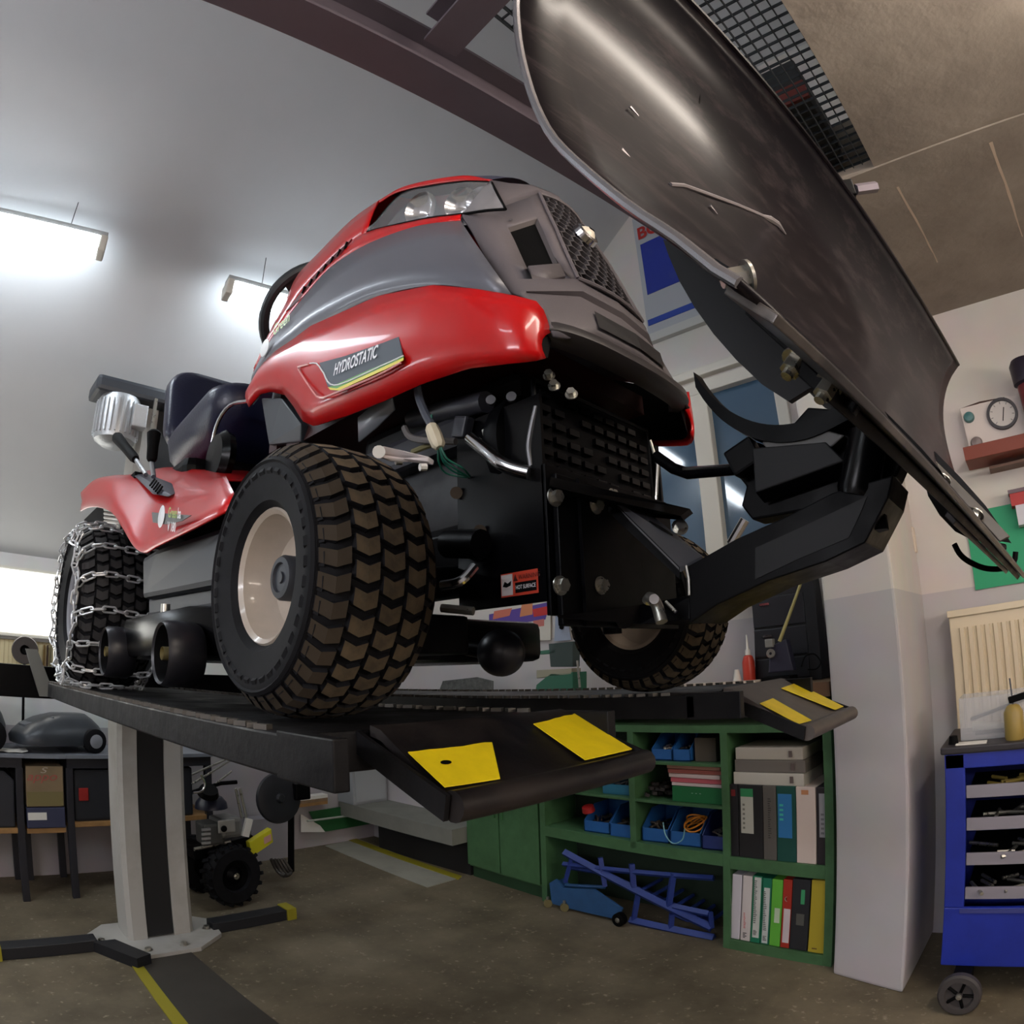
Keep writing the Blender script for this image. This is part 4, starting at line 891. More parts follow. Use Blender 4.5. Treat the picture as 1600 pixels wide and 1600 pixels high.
SEC = [(.682, .236), (.672, .248), (.654, .276), (.631, .308), (.606, .350), (.585, .391), (.574, .425), (.566, .465), (.560, .52), (.5595, .58), (.566, .625), (.580, .665), (.602, .700), (.630, .726)]
def bl(i, y, off=0):
    x, z = SEC[i] if isinstance(i, int) else i
    return Vector((x, Y0, z))+AX*(y-Y0)
sec = smoothline([Vector((x, 0, z)) for x, z in SEC], 36)
rows = [[Vector((p.x, Y0, p.z))+AX*((Y1-Y0)*k/24) for k in range(25)] for p in sec]
o = MB().grid(rows).build('blade', BLM, pw, True, ang=60); md = o.modifiers.new('t', 'SOLIDIFY'); md.thickness = .005; md.offset = 0
blade = o
# rolled bright edges
q = MB().tube([r[0] for r in rows], .0032, 8); q.build('edge_bead', mat('worn_edge_bright', (150, 148, 152), .25, metal=.8), blade)
q = MB().tube(rows[-1], .004, 8); q.build('edge_bead', BLM, blade)
# pressed slot along the lower front, its highlight put in as pale tubes
a, b = (.648, .292), (.636, .308)
def P(x, z, y): return Vector((x, Y0, z))+AX*(y-Y0)
WB = mat('scrape_and_highlight', (170, 164, 166), .3, metal=.7)
MB().tube([P(.5675, .476, -.433), P(.5655, .496, -.404), P(.5625, .554, -.282), P(.5622, .583, -.214)], .0022, 6).build('slot_highlight', WB, blade)
MB().tube([P(.5622, .583, -.214), P(.5628, .590, -.195), P(.564, .594, -.176), P(.5635, .592, -.154)], [.002, .0045, .004, .0012], 8).build('slot_highlight', WB, blade)
MB().tube([P(.5735, .647, -.347), P(.5775, .657, -.348), P(.584, .671, -.35)], [.0008, .0026, .0008], 6).build('dent', BLACKM, blade)
for sx_, sz_, sy_ in ((.567, .44, -.52), (.5655, .47, -.50), (.571, .43, -.49), (.5625, .55, -.47), (.568, .44, -.40), (.564, .50, -.36)):
    MB().tube([P(sx_+.002, sz_, sy_), P(sx_+.002, sz_-.003, sy_+.012)], [.0016, .0006], 6).build('paint_scrape', WB, blade)
# cutting edge strips
STRIP = mat('worn_strip', (58, 54, 54), .35, metal=.4, col2=(120, 112, 104), scale=10, lo=.5, hi=.8)
def strip(z0, x0, z1, x1, th, name, m, ya=Y0, yb=Y1):
    MB().prism([P(x0, z0, ya), P(x1, z1, ya), P(x1-th*.7, z1-th*.7, ya), P(x0-th*.7, z0-th*.7, ya)], AX*(yb-ya)).build(name, m, pw, False, bevel=.001)
strip(.252, .668, .226, .690, .006, 'cutting_edge', STRIP, -.58, Y1)
strip(.268, .650, .236, .672, .010, 'backing_bar', BLACK, -.46, Y1-.02)
strip(.262, .640, .248, .650, .008, 'backing_bar', STRIP, .05, Y1-.04)
# D-shaped rubber side shields behind the blade
DSH = mat('rubber_shield', (15, 15, 18), .55, spec=.25)
def dshape(pxs, ys, name='rib_plate'):
    pts = [at(px, py, y=y) for (px, py), y in zip(pxs, ys)]
    MB().prism(pts, AX.normalized()*.006).build(name, DSH, pw, True, ang=30)
L_ = [(1036, 374), (1045, 400), (1062, 440), (1085, 480), (1115, 522), (1150, 562), (1190, 600), (1232, 627), (1262, 608), (1285, 598), (1250, 545), (1200, 480), (1160, 430), (1120, 405)]
ydd = [-.42+.0*i for i in range(len(L_))]
dshape(L_, ydd)
R_ = [(1442, 742), (1450, 775), (1468, 805), (1492, 830), (1522, 845), (1545, 842), (1580, 848), (1540, 790), (1500, 745), (1460, 705)]
dshape(R_, [.45]*len(R_))
# nuts, washers, thread ends on the back of the blade
for px, py, y, r in ((1170, 433, -.53, .0075), (1246, 562, -.455, .0075), (1297, 598, -.455, .0068), (1472, 748, .36, .012), (1524, 802, .40, .012)):
    p = at(px, py, y=y); bolt(pw, p, (-.73, -.6, -.2) if px < 1200 else (-.45, -.45, -.75), r, .012, name='nut', thread=.005)
MB().prism([at(*q_, y=-.44) for q_ in ((1166, 462), (1192, 470), (1345, 622), (1332, 646), (1226, 546), (1162, 488))], (0, .010, 0)).build('shield_clamp', BLACK, pw, False, bevel=.0015)
MB().prism([at(*q_, y=.42) for q_ in ((1446, 722), (1458, 716), (1578, 838), (1562, 846))], (0, .012, 0)).build('shield_clamp', mat('worn_clamp', (92, 86, 78), .4, metal=.5), pw, False, bevel=.0015)
# J-shaped marker hook at the far end
hk = [at(1491, 850, y=.60), at(1500, 866, y=.60), at(1515, 878, y=.61), at(1540, 888, y=.62), at(1568, 888, y=.63), at(1584, 878, y=.64), at(1587, 862, y=.64)]
MB().tube(smoothline(hk, 26), .006, 8).build('end_hook', BLACKM, pw)
MB().tube([at(1536, 846, y=.58), at(1545, 852, y=.58), at(1570, 856, y=.6)], .008, 8).build('hook_clip', BLACK, pw)
# bolt and flap behind the top edge
p = P(.625, .735, .02)
MB().box(p+Vector((-.01, .0, .02)), (.03, .035, .03), rz=.4).build('top_bracket', BLACK, pw, False, bevel=.002)
MB().tube([p+Vector((.01, 0, .02)), p+Vector((.04, .02, .026))], .009, 6).build('top_bolt', mat('mauve_zinc', (138, 130, 138), .35, metal=.6), pw)
# mount plate on the tractor and gusset
MB().b2((X0+.006, -.16, .13), (X0+.016, .16, .345)).build('mount_plate', BLACK, pw, False, bevel=.002)
for px, py, y in ((866, 777, -.15), (930, 790, -.06), (875, 915, -.15), (938, 915, -.055)):
    bolt(pw, at(px, py, x=X0+.016), (1, -.1, 0), .0095, .011)
bolt(pw, at(957, 774, x=X0+.016), (1, 0, .2), .008, .008)
MB().b2((X0+.016, -.115, .13), (X0+.022, -.095, .345)).build('plate_rib', BLACK, pw, False)
# bent gusset plate with a hole, running forward and down
A_, B_, C_, D_ = [at(952, 777, x=X0+.02), at(1003, 792, x=X0+.03), at(1098, 868, y=.0), at(1062, 886, y=-.03)]
g0 = MB().prism([A_, B_, C_, D_], (0, 0, -.008)).build('gusset', mat('gusset_sheen_grey', (74, 74, 78), .4), pw, False, bevel=.0015)  # black steel made grey: its upward-facing sheen is put into the colour
hc = A_.lerp(C_, .56); nn = (B_-A_).cross(D_-A_).normalized()
nn = nn if nn.z > 0 else -nn
uu = (C_-A_).normalized(); vv_ = nn.cross(uu)
MB().prism([hc+nn*.0012+uu*.022*math.cos(k*PI/10)+vv_*.007*math.sin(k*PI/10) for k in range(20)], nn*.0008).build('gusset_hole', BLACKM, g0, False)
MB().prism([A_, D_, at(1062, 905, y=-.03), at(950, 800, x=X0+.02)], (0, .006, 0)).build('gusset_web', BLACK, pw, False)
MB().prism([at(860, 745, x=X0+.02), at(1078, 795, x=X0+.1), at(1063, 806, x=X0+.1), at(1000, 800, x=X0+.03), at(858, 760, x=X0+.02)], (0, .01, -.006)).build('top_flange', BLACK, pw, False)
bolt(pw, at(1062, 824, y=.07), (.6, -.7, .2), .0095, .014)
# lower drawbar with pin
MB().prism([at(870, 960, x=X0+.02), at(1000, 945, x=X0+.03), at(1078, 930, y=-.02), at(1078, 968, y=-.02), at(1000, 975, x=X0+.05), at(870, 966, x=X0+.02)], (0, .12, 0)).build('drawbar_box', BLACK, pw, False, bevel=.002)
pn = [at(1012, 940, y=-.06), at(1016, 934, y=-.064), at(1026, 945, y=-.07), at(1034, 972, y=-.075)]
MB().tube(smoothline(pn, 14), .0085, 12).build('hitch_pin', ZINC, pw)
MB().tube([at(1020, 938, y=-.07), at(1022, 936, y=-.085)], .007, 12).build('pin_head', CHROME, pw)
MB().tube(smoothline([at(1040, 940, y=-.05), at(1052, 952, y=-.05), at(1056, 956, y=-.05)], 8), .0025, 6).build('cotter', ZINC, pw)
MB().tube([at(975, 970, y=-.03), at(975, 968, y=.03)], .012, 14).build('pivot_end', BLACKG, pw)
# lifting arm: deep channel from the mount to the pivot
arm = [(1072, 886), (1150, 842), (1230, 806), (1300, 770), (1396, 742), (1388, 778), (1352, 848), (1290, 878), (1200, 908), (1120, 945), (1078, 974)]
pts = [at(px, py, y=-.055) for px, py in arm]
MB().prism(pts, (0, .11, 0)).build('arm', BLACK, pw, False, bevel=.002)
inn = [(1180, 856), (1260, 820), (1355, 775), (1345, 800), (1326, 840), (1250, 872), (1180, 905)]
MB().prism([at(px, py, y=-.0565) for px, py in inn], (0, .001, 0)).build('arm_panel', mat('arm_panel_black', (12, 12, 15), .5, spec=.25), pw, False)
MB().tube([at(1072, 884, y=-.058), at(1076, 905, y=-.058), at(1077, 930, y=-.058)], .0025, 6).build('weld_edge', ZINC, pw)
# angle bracket above the arm, pivot block, swivel plate
brk = [(1152, 716), (1183, 690), (1205, 700), (1262, 636), (1320, 640), (1392, 660), (1420, 700), (1400, 745), (1300, 790), (1175, 812), (1158, 790), (1166, 760), (1150, 740)]
MB().prism([at(px, py, y=.0) for px, py in brk], (0, .05, 0)).build('swivel_bracket', BLACK, pw, False, bevel=.003)
MB().prism([at(px, py, y=-.04) for px, py in ((1175, 700), (1290, 690), (1320, 720), (1180, 770))], (0, .03, -.01)).build('bracket_rib', mat('gusset_sheen_grey2', (9, 9, 12), .45, spec=.2), pw, False, bevel=.002)
pv = at(1374, 690, y=-.03)+Vector((-.02, 0, -.01))
MB().lathe([(0, .03), (.022, .03), (.027, .024), (.027, -.05), (.024, -.06), (0, -.06)], pv, (.35, .1, .93), 24).build('pivot_block', BLACKG, pw)
MB().tube([pv+Vector((0, 0, -.07)), pv+Vector((0, 0, -.10))], .014, 6).build('pivot_nut', BLACK, pw)
sw_ = [(1260, 610), (1330, 640), (1420, 705), (1470, 735), (1440, 700), (1360, 620), (1300, 560)]
MB().prism([at(px, py, y=.06) for px, py in sw_], (.0, .09, .0)).build('swivel_plate', BLACK, pw, False, bevel=.002)
for k, (px, py) in enumerate(((1180, 712), (1205, 713))): MB().tube([at(px, py, y=-.012), at(px, py, y=-.03)], .011, 6).build('bracket_bolt', BLACKG, pw)
MB().box(at(1165, 716, y=-.02), (.045, .03, .04), ry=-.35).build('clevis', BLACK, pw, False, bevel=.004)
# chrome rods
MB().tube([at(1024, 712, y=.06), at(1052, 732, y=.06), at(1075, 740, y=.06), at(1150, 733, y=.04)], .0095, 12).build('angle_rod', BLACKG, pw)
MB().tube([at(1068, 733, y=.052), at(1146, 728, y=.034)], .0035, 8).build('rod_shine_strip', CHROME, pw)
MB().tube([at(1142, 850, y=.12), at(1164, 812, y=.12)], .008, 10).build('spring_rod', CHROME, pw)
# curved steel handle
hd = smoothline([at(1092, 598, y=-.02), at(1108, 622, y=-.02), at(1135, 650, y=-.02), at(1175, 673, y=-.02), at(1220, 682, y=-.02), at(1270, 674, y=-.02), at(1330, 645, y=-.02), at(1356, 628, y=-.02)], 26)
q = MB(); q.grid([[p+Vector((0, dy, dz)) for p in hd] for dy, dz in ((-.014, .013), (-.014, -.012), (.014, -.012), (.014, .013), (-.014, .013))])
q.add([hd[0]+Vector((0, dy, dz)) for dy, dz in ((-.014, .013), (-.014, -.012), (.014, -.012), (.014, .013))], [(0, 1, 2, 3)])
q.build('release_handle', BLACK, pw)
MB().prism([at(1190, 690, y=-.03), at(1290, 672, y=-.03), at(1320, 680, y=-.03), at(1300, 698, y=-.03), at(1200, 706, y=-.03)], (0, .03, 0)).build('handle_flat', mat('worn_grey_steel', (70, 68, 66), .45, metal=.3), pw, False, bevel=.002)
# ================================================================== back left: workbenches
TZ = -.405
BENCHT = mat('bench_top_grey', (120, 124, 132), .5, var=.1, scale=6)
LEGM = mat('bench_leg_black', (26, 26, 34), .5)
PINE = mat('pine_plank', (150, 112, 66), .6, var=.2, scale=10)
def bench(y0, y1, label, zs):
    t = thing('workbench', label, 'workbench', (-3.26, (y0+y1)/2, FZ), 'black-legged workbenches along the back wall')
    MB().b2((-3.51, y0, TZ-.022), (-3.02, y1, TZ)).build('bench_top', BENCHT, t, False, bevel=.003)
    MB().b2((-3.48, y0+.01, TZ-.075), (-3.04, y1-.01, TZ-.023)).build('apron', LEGM, t, False)
    for x in (-3.06, -3.47):
        for y in (y0+.025, y1-.025): MB().b2((x-.02, y-.02, FZ), (x+.02, y+.02, TZ-.075)).build('leg', LEGM, t, False, bevel=.003)
    MB().b2((-3.47, y0+.02, zs-.06), (-3.44, y1-.02, zs-.03)).build('rail', LEGM, t, False)
    for k, x in enumerate((-3.44, -3.30, -3.17)): MB().b2((x, y0+.005, zs-.028), (x+.125, y1-.005, zs)).build('shelf_plank', PINE, t, False, bevel=.003)
bench(-2.2, -.475, 'grey-topped workbench at the left edge with a pine plank shelf', -.80)
bench(-.25, .62, 'grey-topped workbench behind the lift column with a pine plank shelf', -.775)
t = thing('workbench', 'narrow grey bench top bridging the two workbenches by the lift column', 'workbench', (-3.26, -.36, FZ), 'black-legged workbenches along the back wall')
MB().b2((-3.51, -.474, TZ-.022), (-3.02, -.251, TZ)).build('bench_top', BENCHT, t, False)
for k, x in enumerate((-3.44, -3.30, -3.17)): MB().b2((x, -.47, -.83), (x+.125, -.255, -.802)).build('shelf_plank', PINE, t, False, bevel=.003)
MB().b2((-3.47, -.45, FZ), (-3.43, -.41, -.831)).build('leg', LEGM, t, False)
# boxes under the bench
t = thing('cardboard_box', 'brown cardboard box with red script lettering under the bench', 'box', (-3.2, -.36, -.8))
MB().b2((-3.38, -.465, -.685), (-3.04, -.262, -.47)).build('carton', mat('kraft_card', (132, 112, 84), .8, var=.08, scale=8), t, False, bevel=.003)
text_mesh('lettering', 'appo', (-3.0385, -.463, -.545), (0, 1, 0), (0, 0, 1), .045, mat('faded_red', (170, 84, 72), .7), t, wscale=1.3, shear=.3)
text_mesh('lettering', 'S', (-3.0385, -.39, -.505), (0, 1, 0), (0, 0, 1), .03, mat('faded_white', (190, 176, 160), .7), t, wscale=1.8, shear=.3)
MB().b2((-3.0395, -.463, -.682), (-3.0385, -.265, -.605)).build('plain_flap', mat('olive_card', (120, 108, 68), .8), t, False)
t = thing('storage_box', 'dark blue storage box with a white label under the cardboard box', 'box', (-3.2, -.36, -.8))
MB().b2((-3.38, -.468, -.80), (-3.035, -.258, -.69)).build('body', mat('navy_box', (48, 52, 78), .6), t, False, bevel=.005)
MB().b2((-3.036, -.462, -.755), (-3.033, -.36, -.715)).build('label_card', WHITE, t, False)
t = thing('tool_case', 'black tool case with a red latch on the plank shelf by the column', 'case', (-3.2, 0, -.775))
MB().b2((-3.40, -.20, -.775), (-3.06, .5, -.49)).build('body', mat('case_black', (28, 30, 36), .55), t, False, bevel=.015)
MB().b2((-3.062, -.175, -.66), (-3.052, -.12, -.59)).build('latch', mat('latch_red', (150, 28, 22), .5), t, False, bevel=.004)
t = thing('storage_bin', 'dark plastic bin under the bench at the left edge of the photo', 'bin', (-3.2, -.8, -.8))
MB().prism([(-3.06, -1.0, -.80), (-3.06, -.53, -.80), (-3.06, -.525, -.55), (-3.06, -.58, -.50), (-3.06, -1.0, -.48)], (-.3, 0, 0)).build('body', mat('bin_dark', (36, 37, 44), .6), t, False, bevel=.01)
# robot mowers on the bench
GRAPH = mat('mower_graphite', (56, 60, 66), .35, var=.1, scale=6)
def robot(c, ry, sx, sy, sz, label):
    t = thing('robot_mower', label, 'robot mower', c, 'robot mowers on the workbench')
    M = Matrix.Translation(c) @ Matrix.Rotation(ry, 4, 'Z')
    def loop(k, z, sh=0, n=28):
        out = []
        for i in range(n):
            a = 2*PI*i/n; ca, sa_ = math.cos(a), math.sin(a)
            e = .55; out.append(M @ Vector((math.copysign(abs(ca)**e, ca)*sx*k+sh, math.copysign(abs(sa_)**e, sa_)*sy*k, z*sz)))
        return out
    pillow([loop(.86, .18), loop(.98, .2), loop(1.0, .36), loop(.96, .5, -.01), loop(.84, .68, -.02), loop(.62, .86, -.04), loop(.38, .98, -.07)], 'shell', GRAPH, t)
    q = MB().prism([M @ Vector(p) for p in ((sx*.2, -sy*.55, sz*.86), (sx*.2, sy*.55, sz*.86), (sx*.80, sy*.25, sz*.63), (sx*.80, -sy*.25, sz*.63))], (0, 0, .012)); q.build('top_panel', mat('mower_panel', (92, 96, 102), .3), t, False, bevel=.003)
    for s in (-1, 1):
        p = M @ Vector((-sx*.6, s*sy*.98, sz*.32)); d = (M.to_3x3() @ Vector((0, s, 0)))
        MB().lathe([(0, .03), (sz*.22, .03), (sz*.32, .02), (sz*.32, -.02), (0, -.02)], p, d, 24).build('wheel', RUB, t)
        MB().lathe([(0, .034), (sz*.16, .033), (sz*.2, .028)], p, d, 20).build('wheel_disc', MATS['grey_rim'], t)
    return t
robot((-3.24, -.27, TZ), .25-PI/2, .26, .19, .21, 'graphite robot mower lying on the bench beside the lift column')
robot((-3.24, -.80, TZ), -PI/2, .24, .2, .28, 'taller graphite robot mower cut by the left edge of the photo')
t = thing('paper_sheets', 'pale crumpled papers lying on the bench at the left edge', 'papers', (-3.06, -.56, TZ))
MB().grid([[Vector((-3.04-.05*i, -.66+.035*j, TZ+.004+random.uniform(0, .012))) for j in range(7)] for i in range(4)]).build('sheet', WHITE, t, False)
t = thing('lit_wall_sheet', 'added glowing sheet for the brightly lit back wall above the pegboard', 'lamp', (-3.5, -1.0, .2))  # emissive sheet added in place of a bright, lamp-lit stretch of wall
MB().b2((-3.505, -2.4, .235), (-3.49, -.15, .60)).build('diffuser', mat('lit_wall_glow', (255, 253, 245), .5, emit=2.4), t, False)
MB().b2((-3.515, -2.42, .215), (-3.495, -.13, .62)).build('sheet_border', FRAME, t, False)
# pegboard with reel and hanging tools
t = thing('pegboard', 'cream pegboard with fine vertical grooves above the bench', 'pegboard', (-3.5, -1.2, .1))
MB().b2((-3.515, -2.2, -.02), (-3.50, -.24, .205)).build('board', mat('cream_board', (222, 208, 166), .6), t, False)
for i in range(38): MB().b2((-3.5005, -.25-.026*i, -.02), (-3.497, -.245-.026*i, .20)).build('slat', mat('cream_slat', (206, 190, 146), .6), t, False)
MB().b2((-3.5, -2.2, .195), (-3.485, -.24, .212)).build('top_rail', mat('grey_rail', (128, 122, 114), .5), t, False)
t = thing('cable_reel', 'dark brown round reel in front of the cream pegboard', 'reel', (-3.40, -.42, .03))
c_ = at(39, 1016, x=-3.40)
MB().lathe([(0, .02), (.025, .02), (.03, .05), (.075, .05), (.08, .03), (.08, -.02), (0, -.02)], c_, (1, -.1, 0), 28).build('drum', mat('reel_brown', (62, 54, 50), .6), t)
MB().lathe([(0, .03), (.02, .03), (.032, .02)], c_, (1, -.1, 0), 16).build('hub', BLACKM, t)
MB().tube([c_, c_-Vector((0, 0, .45))], .008, 8).build('stand', BLACKM, t)
for k in range(3):
    t = thing('hanging_tool', ['brass-coloured spanner', 'dark spanner', 'short spanner'][k]+' hanging from the pegboard beside the chained wheel', 'spanner', (-3.48, -.31+.022*k, .1), 'spanners on the pegboard')
    y = -.315+.02*k; MB().tube([(-3.485, y, .18), (-3.485, y, .06-.02*k)], .006, 6).build('shank', mat('tool_brass%d' % k, ((150, 120, 70), (90, 70, 60), (140, 132, 100))[k], .5, metal=.4), t)
    MB().lathe([(.006, -.005), (.014, -.005), (.014, .005), (.006, .005)], (-3.485, y, .05-.02*k), (1, 0, 0), 12, closed=True).build('ring_end', MATS['tool_brass%d' % k], t)
# ================================================================== rotary tiller
tl = thing('rotary_tiller', 'black walk-behind tiller with lugged wheels and a yellow guard behind the column', 'tiller', (-2.7, .55, FZ))
def lugwheel(c, R, W, parent):
    wv = MB().lathe([(R*.55, -W), (R*.9, -W), (R*.97, -W*.7), (R*.97, W*.7), (R*.9, W), (R*.55, W), (R*.5, W*.6), (R*.2, W*.4), (0, W*.4)], c, (1, .15, 0), 36).build('wheel', RUB, parent)
    MB().lathe([(R*.5, W*.62), (R*.3, W*.5), (R*.12, W*.9), (0, W*.9)], c, (1, .15, 0), 24).build('wheel_hub', BLACK, wv)
    q = MB(); ax = Vector((1, .15, 0)).normalized(); a0 = Vector((0, 0, 1)); a1 = ax.cross(a0)
    for i in range(18):
        t_ = 2*PI*i/18; d = a0*math.cos(t_)+a1*math.sin(t_); tt = ax.cross(d)
        for s in (-1, 1):
            m_ = Matrix((ax*.9+tt*.35*s, (tt-ax*.35*s), d)).transposed(); q.box(Vector(c)+d*R*.98+ax*W*.5*s+tt*.012*s, (W*1.0, .018, R*.10), M=m_)
    o = q.build('lug', RUB, wv, False); o['kind'] = 'stuff'
    bolt(wv, Vector(c)+ax*W*.9, ax, .012, .01)
wc = at(362, 1366, x=-2.62); lugwheel(wc, .165, .055, tl)
wc2 = at(318, 1350, x=-2.95); lugwheel((wc2.x, wc2.y, FZ+.165), .165, .055, tl)
MB().tube([wc, Vector((wc2.x, wc2.y, FZ+.165))], .02, 10).build('axle', BLACK, tl)
p = lambda px, py, x=-2.7: at(px, py, x=x)
MB().prism([p(302, 1330), p(395, 1305), p(400, 1320), p(305, 1345)], (-.25, 0, 0)).build('chassis', BLACK, tl, False, bevel=.004)
MB().tube([p(303, 1327, -2.66), p(360, 1315, -2.66)], .010, 8).build('chassis_tube', ZINC, tl)
eng = MB().box(p(352, 1290), (.16, .13, .11), rz=.1).build('engine', mat('engine_silver', (128, 128, 126), .4, metal=.5), tl, False, bevel=.02)
MB().box(p(354, 1291, -2.61), (.012, .10, .07)).build('muffler_guard', mat('muffler_grey', (176, 176, 172), .35, metal=.6), eng, False, bevel=.01)
MB().lathe([(0, .01), (.014, .01), (.018, 0)], p(350, 1295, -2.60), (1, 0, 0), 16).build('exhaust_port', BLACKM, eng)
MB().box(p(328, 1300), (.14, .12, .12)).build('crankcase', mat('case_grey', (86, 86, 84), .5, metal=.4), tl, False, bevel=.015)
for i in range(4): MB().box(p(322, 1296+7*i, -2.62), (.01, .05, .012)).build('cylinder_fin', ALU, tl, False)
MB().lathe([(0, .06), (.06, .06), (.085, .03), (.09, 0), (0, 0)], p(330, 1262), (0, 0, 1), 24).build('fuel_tank', mat('tank_navy', (26, 28, 46), .35), tl)
MB().lathe([(0, .03), (.05, .03), (.06, 0)], p(325, 1240, -2.65), (.5, 0, .8), 20).build('fuel_cap', BLACKG, tl)
yg = MB().prism([p(390, 1317, -2.6), p(424, 1295, -2.6), p(427, 1316, -2.6), p(398, 1336, -2.6), p(392, 1332, -2.6)], (-.05, 0, 0)).build('yellow_guard', mat('guard_yellow', (196, 190, 30), .45), tl, False, bevel=.003)
MB().prism([p(412, 1309, -2.598), p(423, 1303, -2.598), p(424, 1313, -2.598), p(413, 1319, -2.598)], (.002, 0, 0)).build('guard_label', mat('label_pink', (196, 150, 140), .6), yg, False)
dc = p(436, 1247, -2.75)
MB().lathe([(0, .03), (.02, .03), (.03, .015), (.10, .02), (.145, .008), (.15, -.01), (.1, -.04), (0, -.04)], dc, (1, .1, .1), 36).build('side_disc', mat('disc_black', (34, 35, 40), .45), tl)
MB().box(dc+Vector((0, .14, .03)), (.08, .10, .1)).build('gear_case', BLACK, tl, False, bevel=.01)
for a_, b_ in (((300, 1210), (372, 1178)), ((300, 1225), (365, 1185)), ((330, 1230), (362, 1205))): MB().tube([p(*a_, -2.8), p(*b_, -2.8)], .006, 8).build('handle_bar', ZINC, tl)
MB().tube([p(300, 1238, -2.8), p(345, 1224, -2.8), p(370, 1222, -2.8)], .012, 8).build('handle_bar', BLACK, tl)
MB().tube(smoothline([p(302, 1239, -2.6), p(316, 1236, -2.6), p(320, 1224, -2.6), p(314, 1210, -2.6)], 12), .006, 8).build('recoil_ring', CHROME, tl)
for dx in (0, 7): MB().tube([p(368+dx, 1232, -2.66), p(378+dx, 1278, -2.66)], .008, 8).build('shift_rod', ZINC, tl)
MB().box(p(386, 1293, -2.62), (.02, .04, .10), rx=-.3).build('lever_plate', WHITE, tl, False)
MB().tube([p(455, 1262, -2.85), p(455, 1362, -2.85)], .022, 4).build('depth_skid', BLACKM, tl)
for k in range(5):
    a_ = .5*k; c_ = p(425+5*k, 1368, -2.72)
    MB().tube(smoothline([c_+Vector((0, 0, .10)), c_+Vector((.02*math.sin(a_), .03, .03)), c_+Vector((.05*math.cos(a_), .05, -.0)), c_+Vector((.08*math.cos(a_), .06, .02))], 10), .010, 6).build('tine', mat('tine_steel', (70, 66, 62), .5, metal=.5), tl)
# ================================================================== back corner: ledge, black block for the shade in the niche, threshold
CG = mat('grey_concrete', (120, 120, 112), .8, var=.1, scale=5)
struct('trim_4', MB().b2((-3.5, 1.78, -.98), (-2.24, 2.1, -.88)), CG)
struct('wall_niche_shade', MB().b2((-3.2, 1.92, FZ), (-2.24, 2.09, -.98)), mat('niche_shade_black', (14, 14, 15), .9))  # solid block, no cavity: the recess's darkness is put into its colour
th = [at(*q, z=FZ) for q in ((508, 1322), (560, 1311), (722, 1371), (668, 1387))]
struct('floor_threshold', MB().prism([Vector((v.x, v.y, FZ)) for v in th], (0, 0, .004)), mat('pale_concrete', (150, 148, 136), .75, var=.08, scale=5))
yl = [at(*q, z=FZ) for q in ((545, 1314), (556, 1311), (722, 1370), (716, 1375))]
struct('floor_line', MB().prism([Vector((v.x, v.y, FZ)) for v in yl], (0, 0, .006)), MATS['dull_yellow'])
t = thing('leaning_board', 'green panel with a white diagonal corner leaning on the back wall', 'panel', (-3.48, 1.5, -.95))
bp_ = lambda px, py, x=-3.49: at(px, py, x=x)
MB().prism([bp_(482, 1268), bp_(634, 1243), bp_(636, 1276), bp_(500, 1300)], (.012, 0, 0)).build('board', mat('panel_green', (34, 92, 48), .5), t, False)
MB().prism([bp_(470, 1272, -3.476), bp_(500, 1290, -3.476), bp_(508, 1300, -3.476), bp_(470, 1300, -3.476)], (.004, 0, 0)).build('white_corner', WHITE, t, False)
t = thing('steel_rail', 'thin galvanised rail fixed along the green panel', 'rail', (-3.47, 1.5, -.85))
MB().tube([bp_(480, 1283, -3.45), bp_(638, 1261, -3.45)], .008, 8).build('rail_bar', mat('rail_grey', (170, 176, 166), .45), t)
MB().b2((-3.5, 2.0, -.90), (-3.44, 2.04, -.84)).build('rail_end', mat('rail_green', (60, 92, 70), .5), t, False)
t = thing('step_ladder', 'small aluminium step ladder behind the green panel', 'ladder', (-3.44, 1.7, -.8))
la, lb, lc, ld = bp_(578, 1245, -3.43), bp_(588, 1212, -3.43), bp_(596, 1243, -3.43), bp_(606, 1210, -3.43)
for a_, b_ in ((la, lb), (lc, ld)): MB().tube([a_, b_], .008, 6).build('rail', FRAME, t)
for k in (.15, .5, .85): MB().tube([la.lerp(lb, k), lc.lerp(ld, k)], .006, 6).build('rung', FRAME, t)
t = thing('hand_drill', 'small dark hand drill with an orange grip on the ledge', 'drill', (-3.42, 1.62, -.86))
MB().box(bp_(572, 1262, -3.40), (.06, .12, .06)).build('body', BLACKM, t, False, bevel=.01)
MB().box(bp_(580, 1250, -3.40), (.03, .05, .03)).build('grip', mat('orange_grip', (170, 104, 40), .5), t, False, bevel=.006)
t = thing('timber_stack', 'short stack of sawn boards beside the tiller', 'timber', (-3.4, 1.15, -.9))
for k in range(3): MB().prism([bp_(464, 1262-5*k, -3.40), bp_(512, 1256-5*k, -3.40), bp_(512, 1251-5*k, -3.40), bp_(464, 1257-5*k, -3.40)], (-.08, 0, 0)).build('board', (PINE, WOOD, WHITE)[k], t, False)
MB().b2((-3.48, 1.0, FZ), (-3.36, 1.3, -.91)).build('trestle', mat('lilac_box', (150, 146, 150), .7), t, False)
t = thing('wall_cabinet', 'grey-white wall cabinet in the back corner above the ledge', 'cabinet', (-3.4, 1.8, -.6))
MB().b2((-3.51, 1.78, -.88), (-3.30, 2.08, -.30)).build('body', mat('pale_cabinet', (150, 154, 156), .6), t, False, bevel=.004)
MB().b2((-3.298, 1.80, -.86), (-3.292, 2.06, -.32)).build('door', mat('pale_cabinet_door', (160, 164, 166), .6), t, False)
